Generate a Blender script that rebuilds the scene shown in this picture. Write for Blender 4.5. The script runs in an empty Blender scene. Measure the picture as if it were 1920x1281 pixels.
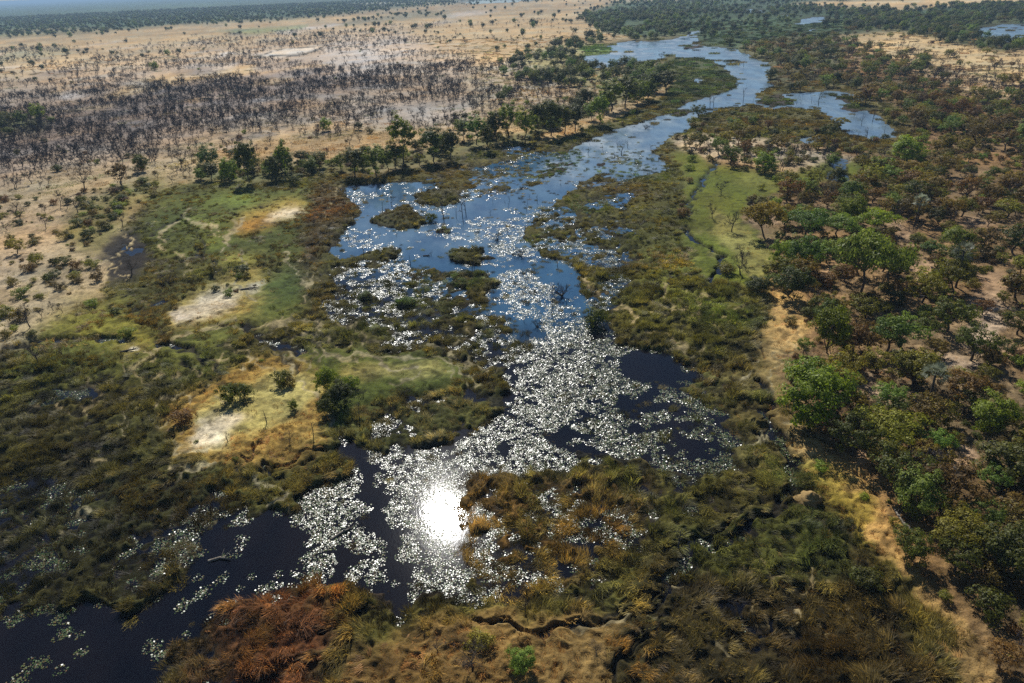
import bpy, math, random
import numpy as np
from mathutils import Matrix, Vector

# ------------------------------------------------------------------ camera, sky, sun, exposure
SC = bpy.context.scene
H, PITCH, ROLL, FPX = 60.0, 27.8, -2.3, 1280.0
CX, CY = 960.0, 640.5
cam = bpy.data.objects.new("camera", bpy.data.cameras.new("camera"))
SC.collection.objects.link(cam)
cam.data.sensor_width = 36.0
cam.data.lens = 24.0
cam.data.clip_start = 0.5
cam.data.clip_end = 120000.0
RM = Matrix.Rotation(math.radians(90 - PITCH), 3, 'X') @ Matrix.Rotation(math.radians(ROLL), 3, 'Z')
cam.matrix_world = Matrix.Translation((0, 0, H)) @ RM.to_4x4()
SC.camera = cam
R3 = np.array(RM)

SUN_EL, SUN_AZ = 41.5, -8.0          # azimuth measured from +Y towards +X
w = bpy.data.worlds.new("World")
SC.world = w
w.use_nodes = True
nt = w.node_tree
nt.nodes.clear()
sky = nt.nodes.new('ShaderNodeTexSky')
sky.sky_type = 'NISHITA'
sky.sun_disc = False
sky.sun_elevation = math.radians(SUN_EL)
sky.sun_rotation = math.radians(SUN_AZ)
sky.altitude = 900
sky.air_density = 1.0
sky.dust_density = 0.3
sky.ozone_density = 5.0
bg = nt.nodes.new('ShaderNodeBackground')
bg.inputs['Strength'].default_value = 0.058
wo = nt.nodes.new('ShaderNodeOutputWorld')
nt.links.new(sky.outputs[0], bg.inputs['Color'])
nt.links.new(bg.outputs[0], wo.inputs['Surface'])

sd = bpy.data.lights.new("sun", 'SUN')
sd.energy = 5.0
sd.angle = math.radians(0.53)
sd.color = (1.0, 0.97, 0.92)
sun = bpy.data.objects.new("sun", sd)
SC.collection.objects.link(sun)
sv = Vector((math.sin(math.radians(SUN_AZ)) * math.cos(math.radians(SUN_EL)),
             math.cos(math.radians(SUN_AZ)) * math.cos(math.radians(SUN_EL)),
             math.sin(math.radians(SUN_EL))))
sun.rotation_euler = sv.to_track_quat('Z', 'Y').to_euler()
sun.location = (0, 0, 200)

SC.view_settings.view_transform = 'Standard'
SC.view_settings.look = 'None'
SC.view_settings.exposure = 0.22
SC.view_settings.gamma = 1.0
SC.cycles.max_bounces = 6
SC.cycles.diffuse_bounces = 2
SC.cycles.glossy_bounces = 3
SC.cycles.transmission_bounces = 3
SC.cycles.volume_bounces = 0
SC.cycles.transparent_max_bounces = 8
SC.cycles.use_denoising = False
SC.cycles.sample_clamp_indirect = 4.0

# ------------------------------------------------------------------ photo pixel <-> ground
def ground_at(px, py, z=0.0):
    px = np.asarray(px, float); py = np.asarray(py, float)
    d = np.stack([(px - CX) / FPX, -(py - CY) / FPX, -np.ones_like(px)], -1) @ R3.T
    dz = np.minimum(d[..., 2], -1e-4)
    t = (z - H) / dz
    return d[..., 0] * t, d[..., 1] * t

def to_pix(x, y, z=0.0):
    p = np.stack([np.asarray(x, float), np.asarray(y, float), np.zeros_like(np.asarray(x, float)) + z - H], -1) @ R3
    dep = -p[..., 2]
    bad = dep < 3.0
    dd = np.where(bad, 3.0, dep)
    return CX + FPX * p[..., 0] / dd, np.where(bad, 5000.0, CY - FPX * p[..., 1] / dd), dep

# ------------------------------------------------------------------ noise
def _h(ix, iy, seed):
    n = (ix.astype(np.int64) * 374761393 + iy.astype(np.int64) * 668265263 + seed * 974634777) & 0xFFFFFFFF
    n = ((n ^ (n >> 13)) * 1274126177) & 0xFFFFFFFF
    n = (n ^ (n >> 16)) & 0xFFFFFFFF
    return n.astype(np.float64) / 4294967295.0

def vn(x, y, s, seed=0):
    x = np.asarray(x) / s; y = np.asarray(y) / s
    ix = np.floor(x); iy = np.floor(y)
    fx = x - ix; fy = y - iy
    fx = fx * fx * (3 - 2 * fx); fy = fy * fy * (3 - 2 * fy)
    a = _h(ix, iy, seed); b = _h(ix + 1, iy, seed); c = _h(ix, iy + 1, seed); d = _h(ix + 1, iy + 1, seed)
    return (a + (b - a) * fx) * (1 - fy) + (c + (d - c) * fx) * fy

def fbm(x, y, s, o=3, seed=0):
    v = 0; a = 1; t = 0
    for k in range(o):
        ca, sa = math.cos(0.6 + k), math.sin(0.6 + k)
        v = v + a * vn(x * ca - y * sa, x * sa + y * ca, s / (2 ** k), seed + 17 * k); t += a; a *= 0.55
    return v / t          # about 0..1, mean .5

def sst(a, b, v):
    t = np.clip((v - a) / (b - a), 0, 1)
    return t * t * (3 - 2 * t)

# ------------------------------------------------------------------ land-cover map, drawn from survey outlines
X0, X1, Y0, Y1, ST = -520, 2440, -84, 1520, 1.5
NX, NY = int((X1 - X0) / ST), int((Y1 - Y0) / ST)
LAY = {}
DEFAULT = dict(solid=.74, lily=.32, cr=.085, cg=.078, cb=.022, reed=.75, tr=.125, tg=.115, tb=.035,
               tuft=0., ur=.45, ug=.30, ub=.11, clear=0., ripple=0., bare=0., scrub=0., green=0., bush=0., snag=.0)  # clear sets how much painted sky blue the water takes
for k, v in DEFAULT.items():
    LAY[k] = np.full((NY, NX), v, np.float32)
ROWH = (Y0 + ST * np.arange(NY))

def blur(m, r):
    r = int(round(r / ST))
    if r < 1: return m
    for _ in range(2):
        for ax in (0, 1):
            pad = [(0, 0), (0, 0)]; pad[ax] = (r + 1, r)
            c = np.cumsum(np.pad(m, pad, mode='edge'), axis=ax)
            m = (c[2 * r + 1:] - c[:-2 * r - 1]) / (2 * r + 1) if ax == 0 else (c[:, 2 * r + 1:] - c[:, :-2 * r - 1]) / (2 * r + 1)
    return m

def polymask(poly, pad):
    P = np.array(poly, float)
    i0 = max(0, int((P[:, 0].min() - pad - X0) / ST)); i1 = min(NX, int((P[:, 0].max() + pad - X0) / ST) + 2)
    j0 = max(0, int((P[:, 1].min() - pad - Y0) / ST)); j1 = min(NY, int((P[:, 1].max() + pad - Y0) / ST) + 2)
    gx = X0 + ST * np.arange(i0, i1)[None, :]; gy = Y0 + ST * np.arange(j0, j1)[:, None]
    ins = np.zeros((j1 - j0, i1 - i0), bool)
    n = len(P)
    for k in range(n):
        x1, y1 = P[k]; x2, y2 = P[(k + 1) % n]
        if y1 == y2: continue
        ins ^= ((y1 > gy) != (y2 > gy)) & (gx < (x2 - x1) * (gy - y1) / (y2 - y1) + x1)
    return ins.astype(np.float32), (slice(j0, j1), slice(i0, i1))

def colour(vals, c, pre='c'):
    for ch, v in zip('rgb', c): vals[pre + ch] = v
    return vals

def apply(m, sl, vals):
    vals = dict(vals)
    if 'col' in vals: colour(vals, vals.pop('col'), 'c')
    if 'tint' in vals: colour(vals, vals.pop('tint'), 't')
    if 'dry' in vals: colour(vals, vals.pop('dry'), 'u')
    for k, v in vals.items():
        L = LAY[k]; L[sl] += (v - L[sl]) * m

def region(poly, bl, a=1.0, **vals):
    m, sl = polymask(poly, bl * 2 + 3)
    apply(np.clip(blur(m, bl), 0, 1) * a, sl, vals)

def oval(cx, cy, rx, ry, bl, a=1.0, ang=0.0, **vals):
    ca, sa = math.cos(math.radians(ang)), math.sin(math.radians(ang))
    rr = random.Random(int(cx * 7 + cy))
    ks = [(rr.uniform(.03, .14), rr.randint(2, 6), rr.uniform(0, 6.28)) for _ in range(4)]
    pts = []
    for i in range(36):
        th = i / 36 * 2 * math.pi
        f = 1 + sum(A * math.sin(n * th + p) for A, n, p in ks)
        u, v = rx * math.cos(th) * f, ry * math.sin(th) * f
        pts.append((cx + u * ca - v * sa, cy + u * sa + v * ca))
    region(pts, bl, a, **vals)

def line(pts, wd, a=1.0, **vals):
    P = np.array(pts, float); pad = wd * 2 + 4
    i0 = max(0, int((P[:, 0].min() - pad - X0) / ST)); i1 = min(NX, int((P[:, 0].max() + pad - X0) / ST) + 2)
    j0 = max(0, int((P[:, 1].min() - pad - Y0) / ST)); j1 = min(NY, int((P[:, 1].max() + pad - Y0) / ST) + 2)
    if i1 <= i0 or j1 <= j0: return
    gx = (X0 + ST * np.arange(i0, i1)[None, :]); gy = (Y0 + ST * np.arange(j0, j1)[:, None])
    gx = gx + 6 * (vn(gx, gy, 26, 91) - .5) * min(1, wd / 2); gy = gy + 5 * (vn(gx, gy, 22, 92) - .5) * min(1, wd / 2)
    d2 = np.full(np.broadcast(gx, gy).shape, 1e9)
    for k in range(len(P) - 1):
        ax, ay = P[k]; bx, by = P[k + 1]
        L2 = (bx - ax) ** 2 + (by - ay) ** 2 + 1e-6
        t = np.clip(((gx - ax) * (bx - ax) + (gy - ay) * (by - ay)) / L2, 0, 1)
        d2 = np.minimum(d2, (gx - ax - t * (bx - ax)) ** 2 + (gy - ay - t * (by - ay)) ** 2)
    m = 1 - sst(wd * .35, wd * .9, np.sqrt(d2))
    apply(m.astype(np.float32) * a, (slice(j0, j1), slice(i0, i1)), vals)

# palette (albedo)
TAN = (.41, .30, .165); GOLD = (.50, .31, .095); ASH = (.35, .275, .20); SAND = (.62, .52, .36)
EARTH = (.22, .145, .075); FOREST = (.055, .085, .04); MEADOW = (.085, .12, .012); LIME = (.17, .22, .035)
OLIVE = (.085, .078, .022); RUST = (.22, .12, .04); MUD = (.045, .035, .025); DARKG = (.045, .065, .018)
BRN = (.15, .10, .035)

# dry plain north-west of the river
region([(-900, 860), (-520, 800), (0, 665), (60, 642), (120, 600), (190, 560), (215, 510), (205, 470), (240, 420), (270, 372),
        (330, 350), (400, 338), (480, 345), (560, 340), (640, 328), (700, 328), (800, 312), (850, 292), (920, 277), (1000, 265),
        (1060, 262), (1110, 242), (1160, 225), (1205, 195), (1245, 178), (1262, 152), (1250, 122), (1180, 128), (1110, 122),
        (1088, 97), (1110, 82), (1200, 75), (1290, 66), (1500, 60), (1600, 75), (2600, 60), (2600, -200), (-900, -200)], 3,
       solid=1, lily=0, col=TAN, reed=0, tuft=.8, dry=(.50, .36, .17), bare=.05, bush=.06, green=.015)
region([(-520, 820), (0, 670), (110, 610), (190, 565), (215, 500), (230, 425), (265, 375), (0, 390), (-520, 470)], 14,
       col=(.42, .32, .19), tuft=.7, dry=(.45, .36, .15), bush=.38, bare=.06)
region([(-520, 700), (-100, 600), (20, 540), (130, 430), (200, 380), (60, 380), (-520, 480)], 20, a=.6, col=(.43, .32, .21), bush=.14)
# scrub belt by the marsh edge, left
region([(110, 450), (130, 400), (200, 360), (300, 330), (330, 350), (260, 385), (235, 430), (200, 480), (150, 480)], 10,
       bush=.75, col=(.20, .17, .07), tuft=.35)
# burnt woodland
BURN = [(-520, 260), (0, 150), (110, 135), (230, 118), (400, 98), (520, 76), (640, 66), (780, 78), (860, 105), (905, 132),
        (935, 185), (900, 222), (760, 232), (660, 225), (560, 240), (440, 252), (330, 285), (230, 315), (120, 322), (0, 358), (-520, 480)]
region(BURN, 20, col=ASH, tuft=.15, bare=.62, green=0, bush=.02, dry=(.42, .36, .26))
region([(-520, 330), (0, 200), (110, 190), (330, 160), (560, 130), (700, 110), (760, 130), (640, 180), (500, 200), (380, 235), (200, 275), (60, 300), (-520, 430)], 20,
       bare=.95, col=(.25, .20, .165))
region([(190, 180), (260, 150), (330, 136), (420, 128), (500, 118), (470, 140), (360, 152), (270, 172), (220, 186)], 3, col=TAN, bare=.08, tuft=.4)
for k in range(120):
    rr = random.Random(3000 + k)
    x = rr.uniform(-60, 900); y = rr.uniform(95, 320) - x * .09
    oval(x, y, rr.uniform(12, 60), rr.uniform(1.2, 5), 2, a=rr.uniform(.3, .75), ang=-7, col=rr.choice([(.46, .42, .38), (.20, .17, .15), (.42, .31, .18), (.15, .13, .12)]), bare=rr.choice([.05, .3, .95, .95]))
region([(560, 225), (640, 205), (760, 190), (880, 200), (930, 215), (850, 240), (700, 240)], 8, a=.8, bare=.35, col=(.40, .33, .26))
region([(630, 70), (760, 60), (800, 90), (700, 140), (640, 160), (600, 110)], 10, a=.7, bare=.35, col=(.38, .33, .28))
oval(25, 235, 60, 16, 8, bare=.5, green=.35, bush=.4, col=(.12, .12, .05))
# woods on the river side of the plain
region([(930, 130), (1000, 95), (1080, 80), (1130, 70), (1110, 100), (1110, 125), (1180, 130), (1250, 130), (1240, 165), (1150, 175),
        (1040, 165), (960, 150)], 6, green=.45, bush=.35, bare=.15, col=(.22, .20, .10), tuft=.3)
region([(860, 140), (960, 110), (1060, 160), (1150, 180), (1180, 195), (1120, 215), (1020, 222), (900, 225)], 8, bare=.35, col=(.36, .29, .20))
region([(1090, 225), (1160, 195), (1240, 165), (1260, 155), (1250, 130), (1180, 130), (1190, 160), (1130, 185), (1060, 215), (990, 245), (1000, 262)], 4,
       green=.6, bush=.5, col=(.16, .15, .07), tuft=.2)
region([(380, 325), (640, 305), (800, 285), (900, 262), (1000, 250), (1010, 264), (900, 280), (800, 312), (640, 330), (520, 345), (380, 340)], 3,
       bush=.95, green=.75, col=(.17, .16, .07), tuft=.3)
# far forests
region([(-520, 150), (0, 70), (150, 64), (300, 50), (420, 42), (560, 36), (700, 20), (800, 10), (900, 4), (1060, -2), (1100, -60), (-520, -60)], 3,
       col=FOREST, green=.66, bush=.3, bare=.0, tuft=0)
region([(0, 66), (240, 62), (230, 57), (100, 52), (0, 58)], 2, a=.4, col=TAN, green=.3)
region([(400, 60), (450, 55), (580, 48), (580, 54), (480, 64)], 2, a=.7, col=(.14, .20, .08))
region([(0, 95), (120, 88), (140, 100), (60, 112), (0, 118)], 4, bare=.4, bush=.3, col=(.3, .26, .16))
region([(640, 40), (800, 20), (860, 28), (800, 34), (700, 42), (640, 52)], 3, a=.8, bare=.35, green=.2, col=(.2, .19, .12))
region([(1090, 30), (1150, 5), (1300, -8), (2600, -60), (2600, 60), (1920, 92), (1740, 70), (1640, 62), (1500, 75), (1400, 95), (1290, 66),
        (1200, 75), (1130, 60), (1080, 20)], 3, col=FOREST, green=.7, bare=0, tuft=0, reed=.25, solid=1)
region([(1300, 22), (1500, 18), (1650, 40), (1560, 70), (1420, 90), (1340, 88), (1290, 66), (1260, 50)], 4, green=.12, bush=.15,
       col=(.05, .08, .03), reed=.6, tint=(.06, .085, .03))
region([(1480, 8), (1560, 2), (1700, 0), (1920, -4), (2600, -30), (2600, -10), (1920, 6), (1800, 12), (1690, 20), (1620, 18), (1560, 14)], 2,
       col=(.55, .41, .23), green=.03, tuft=.2)
region([(1130, -10), (1300, -14), (1480, -16), (1480, -6), (1300, 0), (1160, 4)], 2, col=(.45, .36, .22), green=.15)
region([(640, 8), (720, 4), (1000, -2), (1000, 2), (760, 8), (680, 14)], 1.5, a=.5, col=(.5, .45, .36), green=.1)

# west bank marsh fringe and lands east of the river
EASTW = [(1290, 255), (1330, 245), (1400, 235), (1520, 245), (1580, 262), (1700, 268), (1720, 235), (1680, 200), (1600, 165), (1480, 160), (1450, 120),
         (1400, 92), (1500, 72), (1600, 75), (2600, 60), (2600, 1700), (1990, 1500), (1860, 1281), (1790, 1180), (1710, 1090), (1690, 1010), (1640, 930),
         (1560, 860), (1530, 800), (1462, 760), (1458, 690), (1515, 650), (1510, 580), (1450, 540), (1440, 460), (1330, 400), (1290, 330)]
region(EASTW, 3, solid=1, lily=0, reed=0, col=EARTH, scrub=.60, green=.03, bush=.75, bare=.10, tuft=.8, dry=(.33, .22, .10))
region([(1400, 92), (1500, 72), (1560, 75), (1600, 100), (1560, 130), (1600, 150), (1640, 170), (1560, 172), (1450, 165), (1455, 135), (1400, 110)], 4,
       solid=1, col=(.09, .085, .04), reed=.5, scrub=.35, green=.12, tint=(.09, .085, .035))
region([(1500, 160), (1600, 165), (1650, 185), (1720, 240), (1700, 268), (1650, 268), (1600, 200), (1500, 180)], 4, scrub=.15, bush=.2, reed=.6,
       col=(.10, .085, .03), tint=(.12, .10, .035))
region([(1585, 78), (1650, 56), (1745, 62), (1810, 84), (1880, 100), (1960, 100), (2600, 120), (2600, 330), (1920, 165), (1860, 158), (1790, 135),
        (1700, 118), (1620, 98)], 5, col=(.50, .37, .20), scrub=.06, bare=.10, bush=.04, green=.0, tuft=.6)
region([(1700, 120), (1790, 137), (1870, 160), (1980, 180), (1980, 200), (1860, 185), (1740, 150)], 5, bare=.5, scrub=.1, bush=.1, col=(.48, .36, .22))
region([(1640, 25), (1700, 40), (1850, 30), (1920, 20), (1920, 90), (1860, 98), (1790, 78), (1700, 60), (1600, 66), (1560, 60)], 4, green=.6, scrub=.2, col=(.07, .08, .03))
# east side marsh tongue north of the meadow
region([(1290, 250), (1300, 225), (1345, 210), (1400, 195), (1480, 200), (1540, 210), (1570, 245), (1620, 262), (1700, 262), (1680, 300), (1560, 272),
        (1480, 275), (1400, 262), (1340, 262)], 4, solid=.95, lily=0, reed=.85, scrub=.05, bush=.1, col=(.10, .085, .03), tint=(.13, .115, .035), tuft=.1)
# clearing strip with bushes and pale soil
region([(1260, 262), (1300, 255), (1400, 262), (1530, 280), (1600, 300), (1560, 335), (1450, 330), (1400, 310), (1330, 300), (1280, 285)], 5,
       col=(.44, .34, .22), scrub=.25, bush=.55, bare=.25, tuft=.3, green=.02, reed=.05, solid=1, lily=0)
# green meadow along the little stream
region([(1262, 290), (1300, 290), (1340, 312), (1400, 322), (1470, 335), (1560, 300), (1620, 310), (1620, 335), (1540, 345), (1470, 365), (1410, 385), (1385, 410),
        (1430, 450), (1445, 490), (1440, 530), (1400, 545), (1350, 540), (1310, 540), (1290, 480), (1270, 430), (1275, 380), (1290, 340)], 5,
       solid=1, lily=0, reed=.0, col=(.105, .115, .018), scrub=0, bush=.06, bare=.03, tuft=.16, dry=(.20, .20, .06), green=0)
for k in range(26):
    rr = random.Random(5000 + k)
    oval(rr.uniform(1290, 1480), rr.uniform(310, 530), rr.uniform(4, 16), rr.uniform(1, 4), 3, a=.6, col=rr.choice([(.20, .17, .06), (.06, .08, .02), (.26, .21, .10), (.13, .16, .03)]), reed=rr.choice([0, 0, .4]), tint=(.16, .17, .04))
region([(1330, 390), (1400, 430), (1440, 480), (1440, 540), (1400, 530), (1370, 480), (1335, 440)], 6, a=.8, col=(.26, .22, .07), tuft=.4, dry=(.5, .38, .12))
region([(1400, 320), (1470, 330), (1500, 350), (1430, 365), (1380, 350)], 8, a=.7, col=(.17, .17, .045))
# golden bank strip running south
region([(1440, 545), (1500, 560), (1518, 600), (1515, 650), (1470, 680), (1462, 740), (1480, 780), (1560, 850), (1640, 930), (1690, 1000), (1720, 1100), (1800, 1185),
        (1870, 1281), (2000, 1500), (1920, 1500), (1825, 1281), (1755, 1170), (1668, 1060), (1575, 950), (1500, 870), (1450, 790), (1420, 730), (1425, 650), (1440, 600)], 7,
       solid=1, lily=0, reed=.03, col=(.36, .25, .11), tuft=1., dry=(.52, .36, .15), scrub=.03, bush=.03)
region([(1440, 545), (1500, 560), (1518, 600), (1515, 650), (1470, 680), (1440, 700), (1430, 640)], 8, a=.7, col=(.44, .31, .14), dry=(.60, .43, .19))
region([(1490, 860), (1560, 880), (1640, 960), (1620, 1060), (1560, 980), (1500, 900)], 10, a=.8, col=(.20, .17, .04), dry=(.33, .26, .07), tuft=.9)
region([(1560, 780), (1700, 700), (1960, 780), (2600, 900), (2600, 1520), (1990, 1500), (1860, 1281), (1790, 1180), (1710, 1060), (1650, 950)], 40, a=.9, scrub=.95, bush=.9, col=(.13, .09, .045))  # darker ground and thicker scrub, corner vignette painted into the wood
# clearings in the woodland
for (x, y, rx, ry, an) in [(1850, 600, 38, 60, 12), (1800, 690, 60, 14, 15), (1730, 520, 30, 22, 30), (1640, 740, 60, 12, 22), (1700, 750, 26, 9, 10),
                           (1860, 530, 40, 16, 10), (1560, 800, 30, 16, 40), (1790, 860, 26, 40, 0), (1860, 660, 60, 16, 10), (1620, 850, 20, 30, 30),
                           (1690, 440, 25, 14, 40), (1560, 510, 20, 10, 0), (1830, 420, 40, 10, 0), (1775, 260, 30, 6, 0), (1650, 180, 14, 10, 0), (1430, 415, 30, 10, 0)]:
    oval(x, y, rx, ry, 5, ang=an, scrub=.04, green=0, bush=.12, col=(.36, .245, .15), tuft=.5, solid=1)
oval(1850, 620, 30, 45, 6, a=.8, col=(.50, .37, .25), bush=.05)

# ------- water bodies
WAT = dict(solid=.0, lily=.14, reed=.17, tuft=0, scrub=0, green=0, bush=0, bare=0, snag=.28, col=MUD)
region([(1090, 103), (1130, 90), (1180, 79), (1250, 76), (1285, 68), (1310, 68), (1312, 78), (1330, 88), (1390, 91), (1396, 102), (1440, 120), (1460, 132),
        (1442, 148), (1452, 160), (1430, 172), (1395, 196), (1340, 208), (1308, 222), (1296, 240), (1250, 262), (1228, 285), (1248, 316), (1200, 328),
        (1130, 322), (1095, 342), (1050, 372), (1020, 395), (985, 425), (985, 445), (1020, 480), (1075, 500), (1100, 560), (1110, 590), (1060, 640), (1060, 700), (980, 740),
        (940, 760), (945, 700), (1000, 650), (980, 640), (940, 600), (905, 570), (925, 530), (880, 512), (820, 508), (780, 500), (740, 492), (700, 468),
        (655, 488), (600, 482), (622, 455), (652, 430), (672, 400), (655, 372), (638, 350), (700, 344), (760, 340), (812, 345), (850, 372), (930, 364), (1000, 352),
        (1032, 335), (1052, 310), (1068, 282), (1120, 256), (1172, 240), (1212, 226), (1256, 214), (1290, 190), (1335, 180), (1380, 164), (1386, 148),
        (1352, 126), (1322, 112), (1270, 106), (1240, 109), (1180, 119), (1150, 128), (1110, 126), (1104, 114)], 2, **WAT)
region([(1440, 182), (1480, 175), (1560, 172), (1612, 178), (1622, 190), (1590, 200), (1640, 213), (1668, 236), (1682, 258), (1640, 265), (1600, 252), (1570, 240),
        (1560, 222), (1530, 206), (1480, 202), (1442, 206), (1410, 196), (1400, 190)], 2, **WAT)
region([(1500, 262), (1520, 255), (1540, 256), (1530, 268), (1512, 272)], 2, **WAT)
region([(1548, 300), (1570, 296), (1590, 305), (1585, 318), (1600, 335), (1590, 350), (1570, 345), (1545, 330), (1560, 318)], 3, solid=.22, reed=.10, tuft=0, scrub=0, bush=0)
region([(1822, 52), (1870, 46), (1920, 45), (2600, 60), (2600, 170), (1920, 84), (1880, 77), (1852, 66)], 1.5, **WAT)
region([(840, 4), (900, 0), (990, -4), (1010, 1), (900, 7)], 1, **WAT)
region([(1500, 34), (1540, 30), (1560, 36), (1530, 48), (1490, 46)], 1.2, a=.9, **WAT)
for p in [(1420, 21, 24, 2), (1480, 29, 16, 1.5), (1330, 88, 22, 2), (1370, 117, 18, 3), (1595, 40, 10, 1.5), (1515, 56, 12, 2), (1300, 62, 16, 2.5), (1400, 54, 6, 1.5)]:
    oval(*p, 1, **WAT)
# lower lily waters
LIL = dict(WAT); LIL.update(lily=.8, reed=.06, solid=.12, snag=.03)
region([(1060, 600), (1130, 585), (1160, 630), (1160, 655), (1220, 665), (1300, 680), (1312, 700), (1260, 722), (1300, 760), (1350, 800), (1385, 850), (1330, 885),
        (1250, 872), (1180, 862), (1100, 872), (1000, 888), (900, 900), (872, 960), (865, 1040), (850, 1100), (800, 1140), (740, 1140), (690, 1110), (600, 1110),
        (560, 1090), (520, 1060), (540, 1000), (560, 940), (600, 905), (640, 900), (652, 870), (640, 820), (655, 812), (700, 850), (760, 840), (860, 820), (900, 800), (940, 768),
        (975, 740), (960, 700), (1000, 655)], 4, **LIL)
# black water bottom left
region([(370, 1000), (440, 985), (520, 972), (560, 990), (600, 1000), (560, 1100), (440, 1130), (390, 1170), (340, 1210), (300, 1290), (250, 1520), (-520, 1520), (-520, 1240), (0, 1150), (120, 1130),
        (240, 1140), (330, 1080), (372, 1040)], 6, solid=.02, lily=.28, reed=0, snag=0, tuft=0, col=(.015, .013, .01))
# marsh over the left of the black water: broken reed with pads
region([(-520, 1300), (-520, 950), (60, 900), (220, 880), (350, 900), (430, 960), (380, 1010), (330, 1080), (240, 1140), (120, 1120), (0, 1160)], 20,
       solid=.52, lily=.5, reed=.65, tint=(.055, .052, .016), col=(.03, .028, .01))  # reed and ground colours painted darker towards the vignetted corner
# channel south of the dry island
line([(650, 822), (680, 870), (705, 930), (722, 1000), (745, 1080), (760, 1130)], 14, solid=0, lily=.02, reed=0)
line([(1180, 655), (1240, 700), (1200, 780), (1140, 830)], 22, a=.85, lily=.12, solid=0, reed=0)
region([(1160, 655), (1220, 665), (1295, 682), (1305, 700), (1240, 712), (1180, 715), (1150, 690)], 5, lily=.03, solid=0)
region([(1150, 700), (1300, 730), (1390, 800), (1400, 880), (1330, 900), (1200, 870), (1120, 800)], 20, a=.9, lily=.52, solid=.28, reed=.22, tint=(.10, .10, .035))
region([(390, 990), (520, 960), (590, 1000), (560, 1060), (520, 1120), (400, 1140)], 16, lily=.06, solid=0, reed=0)
region([(410, 1040), (470, 1000), (530, 1040), (550, 1080), (500, 1120), (420, 1130)], 8, a=.8, lily=.45)
# mottled reeds / water
MOT = dict(solid=.38, lily=.56, reed=.60, snag=.05, tint=(.12, .11, .03), col=(.07, .062, .02))
region([(610, 560), (600, 500), (650, 488), (700, 478), (780, 505), (860, 520), (905, 540), (910, 575), (950, 610), (985, 640), (960, 700), (900, 680), (820, 650),
        (740, 640), (650, 620), (620, 600)], 14, **MOT)
region([(860, 370), (900, 300), (960, 275), (1050, 275), (1030, 330), (1000, 352), (930, 366)], 8, solid=.40, lily=.35, reed=.62, snag=.04, tint=(.16, .15, .045), col=(.10, .09, .03))
region([(1000, 290), (1080, 280), (1100, 300), (1060, 330), (1020, 330)], 5, a=.8, solid=.40, reed=.7, tint=(.10, .15, .05))
region([(1100, 330), (1130, 295), (1190, 280), (1240, 300), (1248, 318), (1190, 335)], 6, a=.9, solid=.38, reed=.5, tint=(.12, .16, .06), lily=.3)
region([(980, 440), (1010, 400), (1060, 380), (1100, 350), (1180, 340), (1200, 420), (1190, 500), (1150, 590), (1120, 580), (1080, 500), (1020, 475)], 14,
       solid=.44, lily=.5, reed=.66, tint=(.13, .13, .035))
region([(640, 350), (760, 338), (815, 345), (800, 365), (690, 380)], 5, a=.6, solid=.3, lily=.4, reed=.3)
region([(740, 740), (860, 745), (930, 760), (900, 800), (800, 830), (720, 840), (680, 810)], 14, solid=.55, lily=.5, reed=.5, tint=(.14, .13, .06))
region([(870, 900), (1000, 890), (1120, 880), (1240, 880), (1180, 1000), (1120, 1060), (980, 1130), (880, 1110), (860, 1040)], 18,
       solid=.50, lily=.50, reed=.75, tint=(.30, .19, .06), col=(.15, .09, .03))
region([(1100, 870), (1260, 870), (1400, 860), (1480, 900), (1420, 980), (1300, 980), (1200, 960), (1120, 920)], 20, a=.7, solid=.66, lily=.3, reed=.8, tint=(.14, .12, .035))
region([(560, 1110), (700, 1110), (860, 1100), (840, 1180), (740, 1220), (640, 1230), (580, 1180)], 14, solid=.6, lily=.4, reed=.7, tint=(.16, .13, .04))
# lily concentrations
for x, y, rx, ry, v in [(960, 460, 60, 30, .9), (930, 430, 50, 20, .85), (985, 545, 60, 38, .95), (1000, 405, 60, 14, .85), (1060, 600, 50, 25, .8), (1060, 700, 80, 70, .97), (1130, 640, 40, 40, .8),
                        (850, 440, 60, 14, .6), (700, 440, 50, 14, .5), (760, 385, 70, 12, .35), (1000, 780, 90, 40, .95), (800, 950, 70, 90, .97), (640, 980, 60, 90, .9), (660, 1080, 70, 40, .75),
                        (900, 860, 90, 40, .85), (1250, 810, 90, 50, .62), (880, 490, 40, 10, .5), (640, 470, 40, 12, .6), (800, 1060, 40, 60, .75), (1100, 830, 90, 40, .72), (720, 500, 30, 8, .9)]:
    oval(x, y, rx, ry, 14, lily=v * .94)
line([(650, 822), (680, 870), (705, 930), (722, 1000), (745, 1080), (760, 1130)], 25, lily=.0, solid=0, reed=0)
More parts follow.
